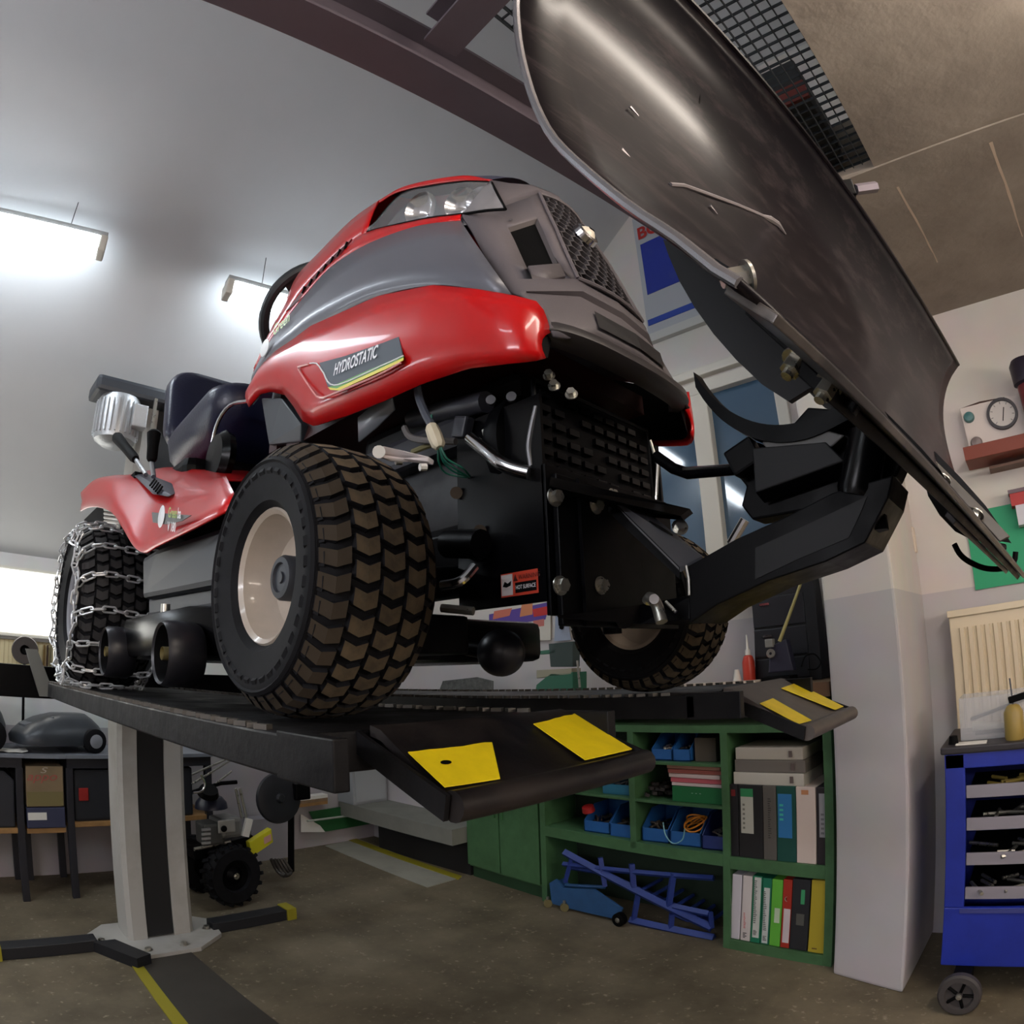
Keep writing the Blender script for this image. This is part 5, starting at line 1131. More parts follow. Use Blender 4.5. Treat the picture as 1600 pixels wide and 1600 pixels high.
# ================================================================== green cabinet and shelf unit along the right wall
fy = lambda x: 1.685-.09*x
def sb(x0, x1, d0, d1, z0, z1): return MB().prism([(x0, fy(x0)+d0, z0), (x1, fy(x1)+d0, z0), (x1, min(2.092, fy(x1)+d1), z0), (x0, min(2.092, fy(x0)+d1), z0)], (0, 0, z1-z0))
cab = thing('green_cabinet', 'green two-door steel cabinet left of the open shelves', 'cabinet', (-1.92, 1.95, FZ))
sb(-2.235, -1.60, .025, .23, FZ+.07, -.26).build('body', GREEN, cab, False, bevel=.003)
sb(-2.22, -1.61, .04, .23, FZ, FZ+.07).build('plinth', mat('green_dark', (34, 66, 40), .6), cab, False)
for a_, b_ in ((-2.23, -1.935), (-1.925, -1.605)):
    d = sb(a_, b_, .006, .024, FZ+.085, -.27).build('door', GREEN, cab, False, bevel=.002)
    xx = b_-.03 if b_ < -1.93 else a_+.03
    sb(xx-.006, xx+.006, -.006, .006, -.78, -.70).build('handle', mat('green_handle', (62, 108, 66), .4), d, False)
su = thing('green_shelf_unit', 'open green wooden shelf unit filled with bins and binders', 'shelf', (-.78, 1.9, FZ))
D2 = .36
for x0, x1, z0, z1 in ((-1.585, -1.545, FZ, -.235), (-.975, -.94, -.80, -.235), (-.475, -.44, FZ, -.235), (-.012, .025, FZ, -.235)):
    sb(x0, x1, 0, D2, z0, z1).build('upright', GREEN, su, False, bevel=.002)
for x0, x1, z1, th_, nm in ((-1.585, .025, -.205, .032, 'top_board'), (-1.545, -.475, -.765, .055, 'shelf_board'), (-.44, -.012, -.772, .055, 'shelf_board'), (-1.545, -.975, -.555, .012, 'shelf_board'), (-.94, -.475, -.555, .012, 'shelf_board'), (-.94, -.475, -.372, .012, 'shelf_board'), (-.44, -.012, FZ+.045, .045, 'shelf_board')):
    sb(x0, x1, .0, D2, z1-th_, z1).build(nm, GREEN, su, False, bevel=.001)
sb(-1.545, -.012, D2-.02, D2-.005, FZ, -.235).build('back_panel', mat('shelf_dark_green', (26, 44, 30), .7), su, False)
# workbench top over the shelves
wb = thing('wooden_bench_top', 'worn brown wooden bench top above the green shelves', 'workbench', (-1.0, 1.9, -.06))
sb(-2.3, .04, -.02, .42, -.085, -.045).build('board', WOOD, wb, False, bevel=.003)
sb(-2.3, .04, -.035, -.021, -.10, -.045).build('edge_strip', mat('brown_edge', (96, 70, 50), .6), wb, False)
for x in (-2.2, -1.2, -.02): sb(x-.03, x+.03, .0, .36, -.204, -.086).build('support', GREEN, wb, False)
xat = lambda px, py: at(px, py, y=1.70).x
# binders
def binder(x0, x1, z0, h, col, label, dep=.27, front=.012, extras=(), lean=0):
    t = thing('ring_binder', label, 'binder', ((x0+x1)/2, fy(x0)+.1, z0), 'ring binders on the green shelves')
    x0 += .0012; x1 -= .0012
    m = mat('binder_%d_%d_%d' % col, col, .55)
    q = MB().prism([(x0, fy(x0)+front, z0), (x1, fy(x1)+front, z0), (x1+lean, fy(x1)+front, z0+h), (x0+lean, fy(x0)+front, z0+h)], (0, dep, 0)); b = q.build('cover', m, t, False, bevel=.003)
    wd = x1-x0
    for e in extras:
        if e[0] == 'hole':
            c = Vector(((x0+x1)/2+lean*e[1], fy(x0)+front-.001, z0+h*e[1])); MB().lathe([(.006, 0), (.011, .001), (.011, -.002)], c, (0, -1, 0), 16).build('finger_ring', ZINC, t)
            MB().lathe([(0, .0005), (.0065, .0005)], c, (0, -1, 0), 12).build('finger_hole', BLACKM, t)
        elif e[0] == 'label':
            _, u0, u1, v0, v1, cc = e; lm = mat('spine_%d_%d_%d' % cc, cc, .6)
            q = MB().prism([(x0+wd*u0+lean*v0, fy(x0)+front-.0008-.09*wd*u0, z0+h*v0), (x0+wd*u1+lean*v0, fy(x0)+front-.0008-.09*wd*u1, z0+h*v0), (x0+wd*u1+lean*v1, fy(x0)+front-.0008-.09*wd*u1, z0+h*v1), (x0+wd*u0+lean*v1, fy(x0)+front-.0008-.09*wd*u0, z0+h*v1)], (0, .0006, 0)); q.build('spine_label', lm, t, False)
        elif e[0] == 'lines':      # printed rows of illegible text along the spine
            _, u0, u1, v0, v1, n, cc = e; lm = mat('ink_%d_%d_%d' % cc, cc, .7); q = MB()
            for i in range(n):
                v = v0+(v1-v0)*i/n; u_ = random.uniform(.5, 1)
                q.b2((x0+wd*u0, fy(x0)+front-.0035, z0+h*v), (x0+wd*(u0+(u1-u0)*u_), fy(x0)+front-.0022, z0+h*(v+.45*(v1-v0)/n)))
            q.build('spine_print', lm, t, False, kind='stuff')
    return t
zM, hM = -.772, .315
R = lambda a, b, y: (xat(a, y), xat(b, y))
binder(*R(1133, 1149, 1290), zM, hM, (26, 25, 30), 'thin black binder at the left end of the middle shelf row', extras=(('label', .3, .75, .84, .93, (120, 30, 34)),))
binder(*R(1149, 1189, 1290), zM, hM, (28, 27, 30), 'wide black binder with a white and green spine label', extras=(('label', .1, .62, .34, .84, (186, 186, 176)), ('label', .1, .62, .84, .95, (48, 132, 84)), ('lines', .18, .5, .40, .78, 6, (120, 120, 112)), ('hole', .27)))
binder(*R(1189, 1211, 1290), zM, hM, (92, 88, 84), 'plain grey binder between the black and the green binder', extras=(('lines', .38, .62, .3, .85, 18, (60, 58, 56)),))
binder(*R(1211, 1243, 1290), zM, hM, (20, 74, 66), 'dark green binder with a bright blue spine label', extras=(('label', .08, .8, .32, .90, (46, 118, 178)), ('lines', .16, .6, .55, .8, 4, (70, 190, 170)), ('hole', .26)))
binder(*R(1243, 1275, 1290), zM, hM, (214, 198, 190), 'plain cream-white binder on the middle shelf row', extras=(('label', .28, .65, .90, .96, (190, 130, 90)),))
binder(*R(1276, 1303, 1290), zM, hM, (40, 34, 40), 'black binder with a tall grey spine label beside the pillar', extras=(('label', .15, .98, .36, .92, (150, 150, 156)), ('lines', .25, .8, .4, .7, 5, (110, 110, 116)), ('hole', .24)))
zB = FZ+.047
xb = lambda px: at(px, 1480, y=1.70).x
ld_ = .012
for a_, b_, h_, col, lab_, ex in (
    (1134, 1150, .300, (200, 196, 204), 'slim plain white binder at the left of the bottom row', ()),
    (1151, 1167, .300, (208, 200, 198), 'slim white binder with red print near its foot', (('lines', .3, .7, .05, .14, 4, (60, 54, 56)), ('lines', .35, .6, .2, .45, 10, (200, 110, 110)))),
    (1167, 1183, .305, (24, 116, 84), 'green binder with a white printed spine, second green from the left', (('label', .2, .9, .08, .98, (196, 198, 194)), ('lines', .35, .75, .30, .95, 22, (96, 104, 100)), ('lines', .35, .75, .12, .2, 5, (60, 60, 60)))),
    (1183, 1198, .300, (22, 108, 82), 'darker green binder with a lower white printed spine', (('label', .2, .85, .02, .86, (196, 200, 198)), ('lines', .35, .75, .22, .82, 22, (96, 104, 100)), ('lines', .35, .75, .06, .14, 5, (60, 60, 60)))),
    (1198, 1216, .300, (96, 176, 60), 'light green folder with a small white sticker', (('label', .35, .85, .36, .58, (190, 208, 180)),)),
    (1216, 1231, .305, (166, 44, 30), 'red binder with a pale label on its lower half', (('hole', .72), ('label', .2, .95, .08, .58, (206, 196, 200)))),
    (1231, 1260, .312, (36, 37, 42), 'black binder with a small green tag on the bottom row', (('label', .5, .72, .66, .86, (60, 150, 100)), ('label', .3, .75, .36, .52, (84, 84, 80)), ('hole', .25))),
    (1261, 1289, .315, (176, 158, 44), 'mustard yellow binder at the right of the bottom row', (('hole', .23), ('lines', .25, .8, .05, .09, 1, (110, 84, 40))))):
    binder(xb(a_), xb(b_), zB, h_, col, lab_, extras=ex, lean=ld_)
zs_ = zM+hM
for (a_, b_, y_, hh, col, lab_) in ((1139, 1254, 1207, .052, (190, 186, 176), 'cream binder lying lowest of the three stacked flat'), (1141, 1256, 1185, .052, (112, 106, 100), 'grey binder lying in the middle of the three stacked flat'), (1142, 1252, 1163, .05, (182, 176, 166), 'cream binder lying on top of the three stacked flat')):
    x0, x1 = xat(a_, y_), xat(b_, y_)
    t = thing('ring_binder', lab_, 'binder', ((x0+x1)/2, fy(x0)+.1, zs_), 'ring binders on the green shelves')
    MB().prism([(x0, fy(x0)+.02, zs_), (x1, fy(x1)+.02, zs_), (x1, fy(x1)+.02, zs_+hh), (x0, fy(x0)+.02, zs_+hh)], (0, .26, 0)).build('cover', mat('flat_%d' % col[0], col, .6), t, False, bevel=.003)
    q = MB(); q.prism([(x1-.06, fy(x1)+.019, zs_+.012), (x1-.045, fy(x1)+.019, zs_+.012), (x1-.045, fy(x1)+.019, zs_+hh-.012), (x1-.06, fy(x1)+.019, zs_+hh-.012)], (0, .0006, 0)); q.build('spine_mark', mat('mark_dark', (96, 84, 82), .7), t, False)
    zs_ += hh+.001
# blue stacking bins
BINB = mat('bin_blue', (36, 92, 158), .4, var=.08, scale=6)
def bin_(a_, b_, yy, z, h, label, fill, m=BINB):
    x0, x1 = xat(a_, yy), xat(b_, yy); t = thing('stacking_bin', label, 'bin', ((x0+x1)/2, fy(x0)+.1, z), 'blue stacking bins on the green shelves')
    f = .03; y0 = fy(x0)+f; dp = .22; w_ = .004; x0 += .004; x1 -= .004
    MB().b2((x0, y0, z), (x1, y0+dp, z+.005)).build('base', m, t, False)
    for xx in (x0, x1-w_): MB().prism([(xx, y0, z), (xx, y0+dp, z), (xx, y0+dp, z+h), (xx, y0+.09, z+h), (xx, y0, z+h*.45)], (w_, 0, 0)).build('side', m, t, False)
    MB().b2((x0, y0, z), (x1, y0+w_, z+h*.45)).build('front_lip', m, t, False, bevel=.001)
    MB().b2((x0, y0+dp-w_, z), (x1, y0+dp, z+h)).build('rear', m, t, False)
    q = MB()
    for i in range(14):
        c = Vector((random.uniform(x0+.02, x1-.02), random.uniform(y0+.03, y0+dp-.03), z+h*random.uniform(.35, .5)))
        d = Vector((random.uniform(-1, 1), random.uniform(-1, 1), random.uniform(-.3, .3))).normalized()*.022; q.tube([c-d, c+d], random.uniform(.004, .008), 6)
    q.build('small_parts', fill, t, True, kind='stuff')
    return t
JUNK = mat('mixed_hardware', (96, 88, 78), .5, metal=.4, col2=(50, 46, 44), scale=30); JDARK = mat('dark_junk', (48, 44, 44), .6)
bin_(886, 928, 1280, -.763, .13, 'blue bin full of dark hoses at the left of the shelf row', JDARK)
bin_(930, 970, 1285, -.763, .14, 'blue bin left of the narrow green upright', JUNK)
bin_(984, 1028, 1295, -.763, .145, 'blue bin of brown hardware right of the green upright', JUNK)
b2_ = bin_(1031, 1082, 1300, -.763, .145, 'blue bin with coiled orange cord and a pale loop hanging out', JDARK)
bin_(1084, 1123, 1308, -.763, .14, 'darker blue bin with shiny parts beside the binders', ZINC, mat('bin_navy', (34, 50, 110), .45))
bin_(1000, 1035, 1175, -.37, .115, 'blue bin with white parts on the small upper shelf', FRAME)
bin_(1036, 1066, 1178, -.37, .12, 'plain blue bin on the small upper shelf', JDARK)
bin_(918, 966, 1238, -.553, .11, 'teal-blue bin behind the ramp tip', JDARK, mat('bin_teal', (40, 110, 140), .45))
t = thing('grey_carton', 'dull grey-brown carton at the right of the small upper shelf', 'box', (-.55, 1.85, -.37))
x0, x1 = xat(1070, 1175), xat(1104, 1175); MB().b2((x0, fy(x0)+.05, -.371), (x1, fy(x0)+.25, -.265)).build('carton', mat('dull_card', (78, 72, 64), .8), t, False, bevel=.002)
x0, x1 = xat(1048, 1300), xat(1080, 1300); y0 = fy(x0)+.025
t = thing('orange_cord', 'coil of orange cord lying in a blue bin', 'cord', ((x0+x1)/2, y0, -.68))
for k in range(4):
    cc = Vector(((x0+x1)/2+.01*math.sin(k*2), y0+.05+.01*k, -.668+.006*k)); q = MB().tube([cc+Vector((.048*math.cos(a*PI/12), .03*math.sin(a*PI/12), .028*math.sin(a*PI/12+k))) for a in range(25)], .004, 6, caps=False); q.build('loop', mat('orange_cable', (204, 130, 34), .5), t)
t = thing('pale_cord', 'pale blue cord looping down over the front of a blue bin', 'cord', ((x0+x1)/2, y0-.03, -.70))
MB().tube(smoothline([at(1036, 1285, y=1.745), at(1040, 1305, y=1.742), at(1052, 1318, y=1.74), at(1066, 1312, y=1.74), at(1070, 1295, y=1.742)], 22), .003, 6).build('loop', mat('pale_blue_cable', (120, 170, 180), .5), t)
t = thing('red_hose_plug', 'small red plug on the dark hoses in the left bin', 'plug', (-1.2, 1.9, -.6))
c_ = at(920, 1263, y=1.86); MB().lathe([(0, .03), (.03, .028), (.034, 0), (0, 0)], c_-Vector((0, 0, .015)), (0, -.3, 1), 16).build('cap', mat('red_plastic', (170, 34, 34), .45), t)
# stack of catalogues
zc_ = -.554
for k, (hh, col, lab_) in enumerate(((.072, (22, 104, 58), 'thick green catalogue at the bottom of the paper stack'), (.016, (206, 190, 190), 'white leaflet above the green catalogue'), (.022, (190, 92, 104), 'pink-red brochure in the paper stack'), (.02, (204, 186, 184), 'pale pink booklet under the red-brown one'), (.02, (150, 84, 76), 'red-brown booklet in the paper stack'), (.018, (176, 130, 112), 'tan booklet near the top of the paper stack'), (.014, (200, 176, 158), 'pale booklet on top of the paper stack'))):
    x0, x1 = xat(1040-k*1.5, 1240), xat(1122, 1240); t = thing('catalogue', lab_, 'catalogue', ((x0+x1)/2, fy(x0)+.1, zc_), 'catalogues stacked on the green shelf')
    MB().box(((x0+x1)/2+.0, fy(-.6)+.16+.004*random.uniform(-1, 1), zc_+hh/2), (x1-x0, .26, hh-.002), rz=-.09+random.uniform(-.03, .03)).build('cover', mat('cat_%d' % k, col, .6), t, False, bevel=.0015)
    if k == 0:
        text_mesh('lettering', '- - - - -', (x0+.05, fy(x0+.05)+.0255, zc_+.04), (1, -.09, 0), (0, 0, 1), .012, DWH, t, wscale=2)
    zc_ += hh
t = thing('dark_parts_heap', 'dark heap of small metal parts left of the paper stack', 'parts', (-.85, 1.9, -.55))
q = MB()
for i in range(40):
    c = Vector((random.uniform(-.92, -.76), random.uniform(1.8, 2.0), -.548+random.uniform(.0, .05))); q.box(c, (.03, .02, .015), rz=random.uniform(0, 3), rx=random.uniform(-.4, .4))
q.build('metal_bits', mat('dark_bits', (40, 36, 36), .6, metal=.3), t, False, kind='stuff')
# ---- blue car ramps and trolley jack on the floor
rp_ = thing('car_ramp', 'blue tubular car ramp lying under the green shelves', 'car ramp', (-.8, 1.85, FZ))
RB = mat('ramp_blue', (32, 54, 126), .5, var=.12, scale=8)
fp = lambda px, py, y=1.80: at(px, py, y=y)
for a_, b_, w_ in (((882, 1332), (1112, 1450), .022), ((985, 1438), (1116, 1466), .022), ((880, 1350), (1115, 1372), .014), ((890, 1356), (950, 1365), .012), ((883, 1378), (893, 1340), .014), ((938, 1340), (945, 1385), .016), ((987, 1350), (990, 1385), .018), ((1052, 1365), (1045, 1415), .018), ((997, 1398), (990, 1438), .016), ((1050, 1428), (1048, 1450), .016), ((1052, 1416), (1108, 1428), .016), ((1110, 1425), (1112, 1450), .014), ((1056, 1430), (1112, 1456), .013)):
    yy = 1.80 if w_ > .0135 else 1.95
    a3, b3 = fp(*a_, yy), fp(*b_, yy); MB().tube([a3, b3], w_, 4).build('bar', RB, rp_, False)
MB().tube([fp(882, 1334, 2.0), fp(1112, 1440, 2.0)], .018, 4).build('bar', RB, rp_, False)
for k in range(7): a3 = fp(1000+17*k, 1392+9*k, 1.80); MB().tube([a3, Vector((a3.x, 2.0, a3.z))], .010, 6).build('rung', RB, rp_, False)
jk = thing('trolley_jack', 'blue trolley jack standing on the floor in front of the ramp', 'trolley jack', (-1.3, 1.8, FZ))
JB = mat('jack_blue', (44, 84, 130), .45, var=.12, scale=10); jp = lambda px, py, y=1.78: at(px, py, y=y)
MB().prism([jp(862, 1412), jp(858, 1380), jp(868, 1374), jp(880, 1388), jp(928, 1390), jp(972, 1420), jp(965, 1437), jp(890, 1420)], (0, .015, 0)).build('side_plate', JB, jk, False, bevel=.002)
MB().prism([jp(862, 1412, 1.9), jp(858, 1380, 1.9), jp(868, 1374, 1.9), jp(880, 1388, 1.9), jp(928, 1390, 1.9), jp(972, 1420, 1.9), jp(965, 1437, 1.9), jp(890, 1420, 1.9)], (0, .015, 0)).build('side_plate', JB, jk, False, bevel=.002)
MB().tube([jp(884, 1383, 1.84), jp(945, 1386, 1.84)], .010, 8).build('handle_socket', JB, jk)
MB().prism([jp(870, 1376, 1.82), jp(880, 1390, 1.82), jp(890, 1412, 1.82), jp(866, 1410, 1.82)], (0, .07, 0)).build('lift_pad_arm', JB, jk, False, bevel=.004)
jw = jp(968, 1432, 1.75); MB().lathe([(0, .02), (.02, .02), (.034, .016), (.034, -.016), (0, -.016)], (jw.x, jw.y, FZ+.034), (0, -1, 0), 20).build('front_roller', BLACKM, jk)
MB().lathe([(0, .022), (.012, .021), (.016, .018)], (jw.x, jw.y, FZ+.034), (0, -1, 0), 14).build('roller_hub', ZINC, jk)
for px, py in ((856, 1408), (882, 1418)):
    p_ = jp(px, py, 1.77); MB().lathe([(0, .012), (.022, .012), (.022, -.012), (0, -.012)], (p_.x, p_.y, FZ+.023), (.7, -.7, 0), 16).build('castor', mat('castor_brass', (120, 112, 76), .5, metal=.4), jk)
    MB().tube([(p_.x, p_.y, FZ+.023), (p_.x, p_.y, FZ+.06)], .008, 8).build('castor_stem', ZINC, jk)
# ================================================================== things on the wooden bench
BT = -.045
tb = thing('tool_chest', 'black steel tool chest with two bright drawer handles on the bench', 'tool chest', (-.3, 2.0, BT))
TCM = mat('chest_black', (24, 26, 30), .45)
x0, x1 = at(1172, 960, y=1.93).x, at(1276, 960, y=1.93).x
MB().prism([(x0, 1.93, BT), (x1, 1.93, BT), (x1-.02, 1.93, .40), (x0+.02, 1.93, .36)], (0, .16, 0)).build('body', TCM, tb, False, bevel=.006)
for z0, z1 in ((-.03, .06), (.07, .19), (.20, .33)):
    d = MB().b2((x0+.015, 1.922, z0), (x1-.05, 1.932, z1)).build('drawer', mat('drawer_black', (34, 36, 42), .4), tb, False, bevel=.003)
    if z1 > .1: MB().b2((x0+.055, 1.914, z1-.035), (x0+.10, 1.923, z1-.025)).build('handle', CHROME, d, False)
MB().b2((x1-.048, 1.92, BT), (x1+.004, 1.935, .38)).build('corner_post', TCM, tb, False, bevel=.003)
t = thing('spray_bottle', 'orange-red bottle with a white nozzle on the bench', 'bottle', (-.45, 1.95, BT))
c_ = at(1168, 1015, y=1.90); 
MB().lathe([(0, 0), (.026, 0), (.028, .01), (.028, .10), (.02, .125), (.012, .13), (0, .13)], (c_.x, c_.y, BT), (0, 0, 1), 20).build('body', mat('bottle_red', (196, 62, 44), .4), t)
MB().lathe([(.013, .13), (.012, .15), (.006, .16), (.003, .22), (0, .22)], (c_.x, c_.y, BT), (0, 0, 1), 14).build('nozzle', WHITE, t)
t = thing('white_cup', 'small white bottle cap beside the orange bottle', 'cap', (c_.x-.06, c_.y, BT))
MB().lathe([(0, 0), (.024, 0), (.014, .05), (.01, .07), (0, .07)], (c_.x-.055, c_.y-.01, BT), (0, 0, 1), 16).build('cap', WHITE, t)
t = thing('bench_vice', 'dark bench tool with a long brass-coloured rod handle', 'tool', (-.3, 1.8, BT))
y_ = 1.80; vp = lambda px, py: at(px, py, y=y_)
a_, b_ = vp(1218, 1002), vp(1253, 906)
MB().tube([a_, b_], [.008, .006], 10).build('rod', mat('brass_rod', (190, 180, 120), .35, metal=.5), t)
MB().prism([vp(1203, 1010), vp(1228, 998), vp(1240, 1048), vp(1200, 1052)], (0, .05, 0)).build('body', mat('vice_dark', (40, 40, 58), .45), t, False, bevel=.006)
MB().box(vp(1203, 1005), (.035, .03, .035)).build('jaw', mat('jaw_grey', (140, 140, 136), .45, metal=.4), t, False, bevel=.003)
MB().lathe([(.006, .004), (.017, .004), (.02, 0), (.017, -.006)], vp(1206, 1021)-Vector((0, .012, 0)), (0, -1, 0), 20).build('dial', ZINC, t)
p_ = vp(1215, 1048); MB().b2((p_.x-.07, 1.78, BT), (p_.x+.06, 1.88, BT+.03)).build('base', BLACKM, t, False, bevel=.004)
t = thing('cable_loop', 'thin black cable looped on the bench beside the tool chest', 'cable', (-.1, 1.85, BT))
MB().tube(smoothline([at(1252, 1042, y=1.80), at(1258, 1026, y=1.82), at(1272, 1022, y=1.84), at(1282, 1034, y=1.84), at(1276, 1045, y=1.82), at(1262, 1046, y=1.80)], 26), .003, 6).build('cable', BLACKM, t)
t = thing('white_plank', 'white-painted board lying along the bench front', 'board', (-.5, 1.8, BT))
sb(-.75, -.30, .02, .11, BT, BT+.022).build('board', mat('cream_plank', (196, 184, 170), .6), t, False, bevel=.002)
# green vices and leaflets behind the mower
t = thing('drill_vice', 'green cast drill vice on the bench under the tractor', 'vice', (-1.6, 1.8, BT))
GV = mat('vice_green', (34, 96, 74), .45); y_ = 1.82
for pl_ in (((835, 1018), (868, 1014), (868, 1021), (835, 1023)), ((857, 1006), (895, 1002), (895, 1042), (860, 1042))):
    MB().prism([vp(*q_) for q_ in pl_], (0, .06, 0)).build('jaw', GV if pl_[0][0] < 850 else mat('vice_slate', (44, 60, 58), .5), t, False, bevel=.003)
MB().prism([vp(836, 1080), vp(838, 1070), vp(860, 1052), vp(895, 1050), vp(895, 1080)], (0, .12, 0)).build('base', GV, t, False, bevel=.004)
MB().prism([vp(838, 1047), vp(893, 1044), vp(893, 1054), vp(838, 1060)], (0, .08, 0)).build('slide', mat('vice_bare', (150, 146, 128), .45, metal=.3), t, False, bevel=.004)
MB().tube([vp(902, 1032), vp(906, 1074)], .006, 8).build('tommy_bar', ZINC, t)
t = thing('wall_calendar', 'wall calendar with a purple and red picture above the bench', 'calendar', (-2.0, 2.09, .3))
cy_ = 2.085; cp = lambda px, py, d=0: at(px, py, y=cy_-d)
MB().prism([cp(762, 960), cp(860, 940), cp(860, 1000), cp(766, 1006)], (0, .004, 0)).build('sheet', mat('calendar_paper', (206, 202, 192), .6), t, False)
MB().prism([cp(764, 960, .001), cp(860, 940, .001), cp(852, 968, .001), cp(764, 980, .001)], (0, .001, 0)).build('picture', mat('calendar_purple', (86, 62, 150), .5), t, False)
for pl_, col in ((((772, 955), (800, 950), (796, 962), (770, 968)), (200, 110, 90)), (((815, 945), (832, 942), (832, 960), (812, 964)), (206, 130, 90)), (((832, 952), (860, 946), (858, 960), (834, 964)), (190, 40, 40)), (((833, 970), (850, 967), (850, 978), (834, 980)), (190, 110, 100))):
    MB().prism([cp(*q_, .002) for q_ in pl_], (0, .0008, 0)).build('picture_patch', mat('cal_%d_%d' % (col[0], col[1]), col, .5), t, False)
t = thing('pinned_card', 'pale blue card with a dark knob hanging beside the calendar', 'card', (-1.7, 2.09, .3))
MB().prism([cp(868, 962), cp(886, 960), cp(892, 1000), cp(866, 1002)], (0, .004, 0)).build('card', mat('card_blue', (150, 160, 180), .6), t, False)
MB().lathe([(0, .012), (.012, .01), (.014, 0)], cp(878, 980, .001), (0, -1, 0), 14).build('knob', BLACKM, t)
t = thing('grey_notice', 'dark scribbled metal plate standing on the bench under the tractor', 'plate', (-2.1, 2.0, 0))
MB().prism([cp(685, 1082, .12), cp(692, 1064, .12), cp(745, 1058, .12), cp(770, 1064, .12), cp(770, 1084, .12)], (0, .006, 0)).build('plate', mat('etched_plate', (96, 98, 96), .6, col2=(60, 62, 62), scale=30), t, False)
# ================================================================== right wall: poster, switch, gauge panel, notice, radiator
t = thing('wall_poster', 'white and blue advertising poster with red letters high on the wall', 'poster', (-.7, 2.09, 1.8))
TL, BL_, BR_ = at(975, 345, y=2.09), at(1026, 515, y=2.09), at(1086, 486, y=2.09)
px0, px1 = (TL.x+BL_.x)/2, BR_.x+.22; z0, z1 = (BL_.z+BR_.z)/2-.03, TL.z-.02
def pr(u0, u1, v0, v1, m, name, dy): MB().b2((px0+(px1-px0)*u0, 2.09-dy, z0+(z1-z0)*v0), (px0+(px1-px0)*u1, 2.094-dy, z0+(z1-z0)*v1)).build(name, m, t, False)
pr(0, 1, 0, 1, mat('poster_grey', (172, 176, 182), .5), 'sheet', 0)
pr(.06, 1, .31, .74, mat('poster_blue', (36, 54, 150), .45, col2=(70, 84, 150), scale=4, lo=.5, hi=.8), 'blue_field', .0045)
pr(.02, 1, .07, .115, mat('poster_stripe', (40, 70, 160), .45), 'blue_stripe', .0045)
text_mesh('lettering', 'BO', (px0+.04*(px1-px0), 2.0855, z0+(z1-z0)*.79), (1, 0, 0), (0, 0, 1), .1*(z1-z0), mat('poster_red', (176, 44, 40), .5), t, bold=.03)
MB().b2((px0-.02, 2.06, z0-.06), (px1, 2.10, z0-.01)).build('poster_rail', mat('rail_pale', (190, 192, 188), .5), t, False)
t = thing('light_switch', 'cream light switch box on the wall beside the pillar', 'switch', (.39, 2.09, .5))
a_ = at(1420, 845, y=2.08); MB().b2((a_.x-.03, 2.06, a_.z-.055), (a_.x+.03, 2.10, a_.z+.055)).build('housing', mat('switch_cream', (212, 198, 180), .45), t, False, bevel=.004)
MB().b2((a_.x-.02, 2.053, a_.z-.03), (a_.x+.02, 2.062, a_.z+.03)).build('rocker', FRAME, t, False, bevel=.002)
t = thing('pressure_gauge_panel', 'white tester panel with a round black pressure gauge on a red-brown shelf', 'gauge panel', (.75, 2.08, .9))
gl, gr_ = at(1498, 650, y=2.03), at(1520, 708, y=2.03); x0 = (gl.x+gr_.x)/2; zt_, zb_ = at(1500, 638, y=2.03).z, at(1522, 706, y=2.03).z
MB().b2((x0, 2.03, zb_), (x0+.62, 2.09, zt_)).build('panel', mat('panel_white', (214, 204, 198), .5), t, False, bevel=.004)
MB().b2((x0-.02, 1.90, zb_-.06), (x0+.7, 2.09, zb_-.005)).build('shelf', mat('shelf_brown_red', (126, 58, 42), .6), t, False, bevel=.003)
g_ = at(1566, 646, y=2.02); RG = .5*(at(1592, 645, y=2.02).x-at(1541, 645, y=2.02).x)
gg = MB().lathe([(RG*.80, .0), (RG*.82, .018), (RG*.98, .018), (RG, .0)], (g_.x, 2.03, g_.z), (0, -1, 0), 36).build('gauge_ring', mat('gauge_black_ring', (36, 30, 38), .4), t)
MB().lathe([(0, .006), (RG*.82, .006)], (g_.x, 2.03, g_.z), (0, -1, 0), 32).build('dial_face', mat('dial_cream', (206, 200, 194), .4), gg)
MB().tube([(g_.x-.004, 2.021, g_.z-.03), (g_.x+.012, 2.021, g_.z+.025)], .002, 6).build('needle', BLACKM, gg)
for k in range(9):
    a = -PI*.75+k*PI*1.5/8; d = Vector((math.sin(a), 0, math.cos(a))); MB().tube([Vector((g_.x, 2.0225, g_.z))+d*RG*.62, Vector((g_.x, 2.0225, g_.z))+d*RG*.76], .0012, 4).build('tick', mat('tick_grey', (96, 92, 96), .6), gg)
for px, py, r_, m in ((1514, 652, .024, mat('button_teal', (60, 110, 112), .4)), (1526, 692, .026, mat('knob_grey', (120, 108, 106), .4, metal=.3))):
    c_ = at(px, py, y=2.025); MB().lathe([(0, .022), (r_*.8, .02), (r_, .008), (r_, 0)], (c_.x, 2.03, c_.z), (0, -1, 0), 20).build('button', m, t)
MB().tube([(x0, 2.06, zt_+.004), (x0+.09, 2.055, zt_+.012), (x0+.2, 2.06, zt_+.006)], .004, 6).build('pen', mat('pen_brown', (74, 52, 46), .5), t)
t = thing('filter_housing', 'dark red filter canister with a black cap on the red-brown shelf', 'filter', (1.05, 2.05, 1.1))
c_ = at(1622, 656, y=1.96); c_.z = zb_+.097; MB().lathe([(0, -.10), (.045, -.10), (.05, -.08), (.05, .10), (.04, .11), (0, .11)], c_, (0, 0, 1), 24).build('canister', mat('canister_red', (96, 14, 30), .3), t)
MB().lathe([(.045, .10), (.062, .11), (.062, .19), (.05, .21), (0, .21)], c_, (0, 0, 1), 24).build('cap', mat('canister_cap', (34, 28, 44), .45), t)
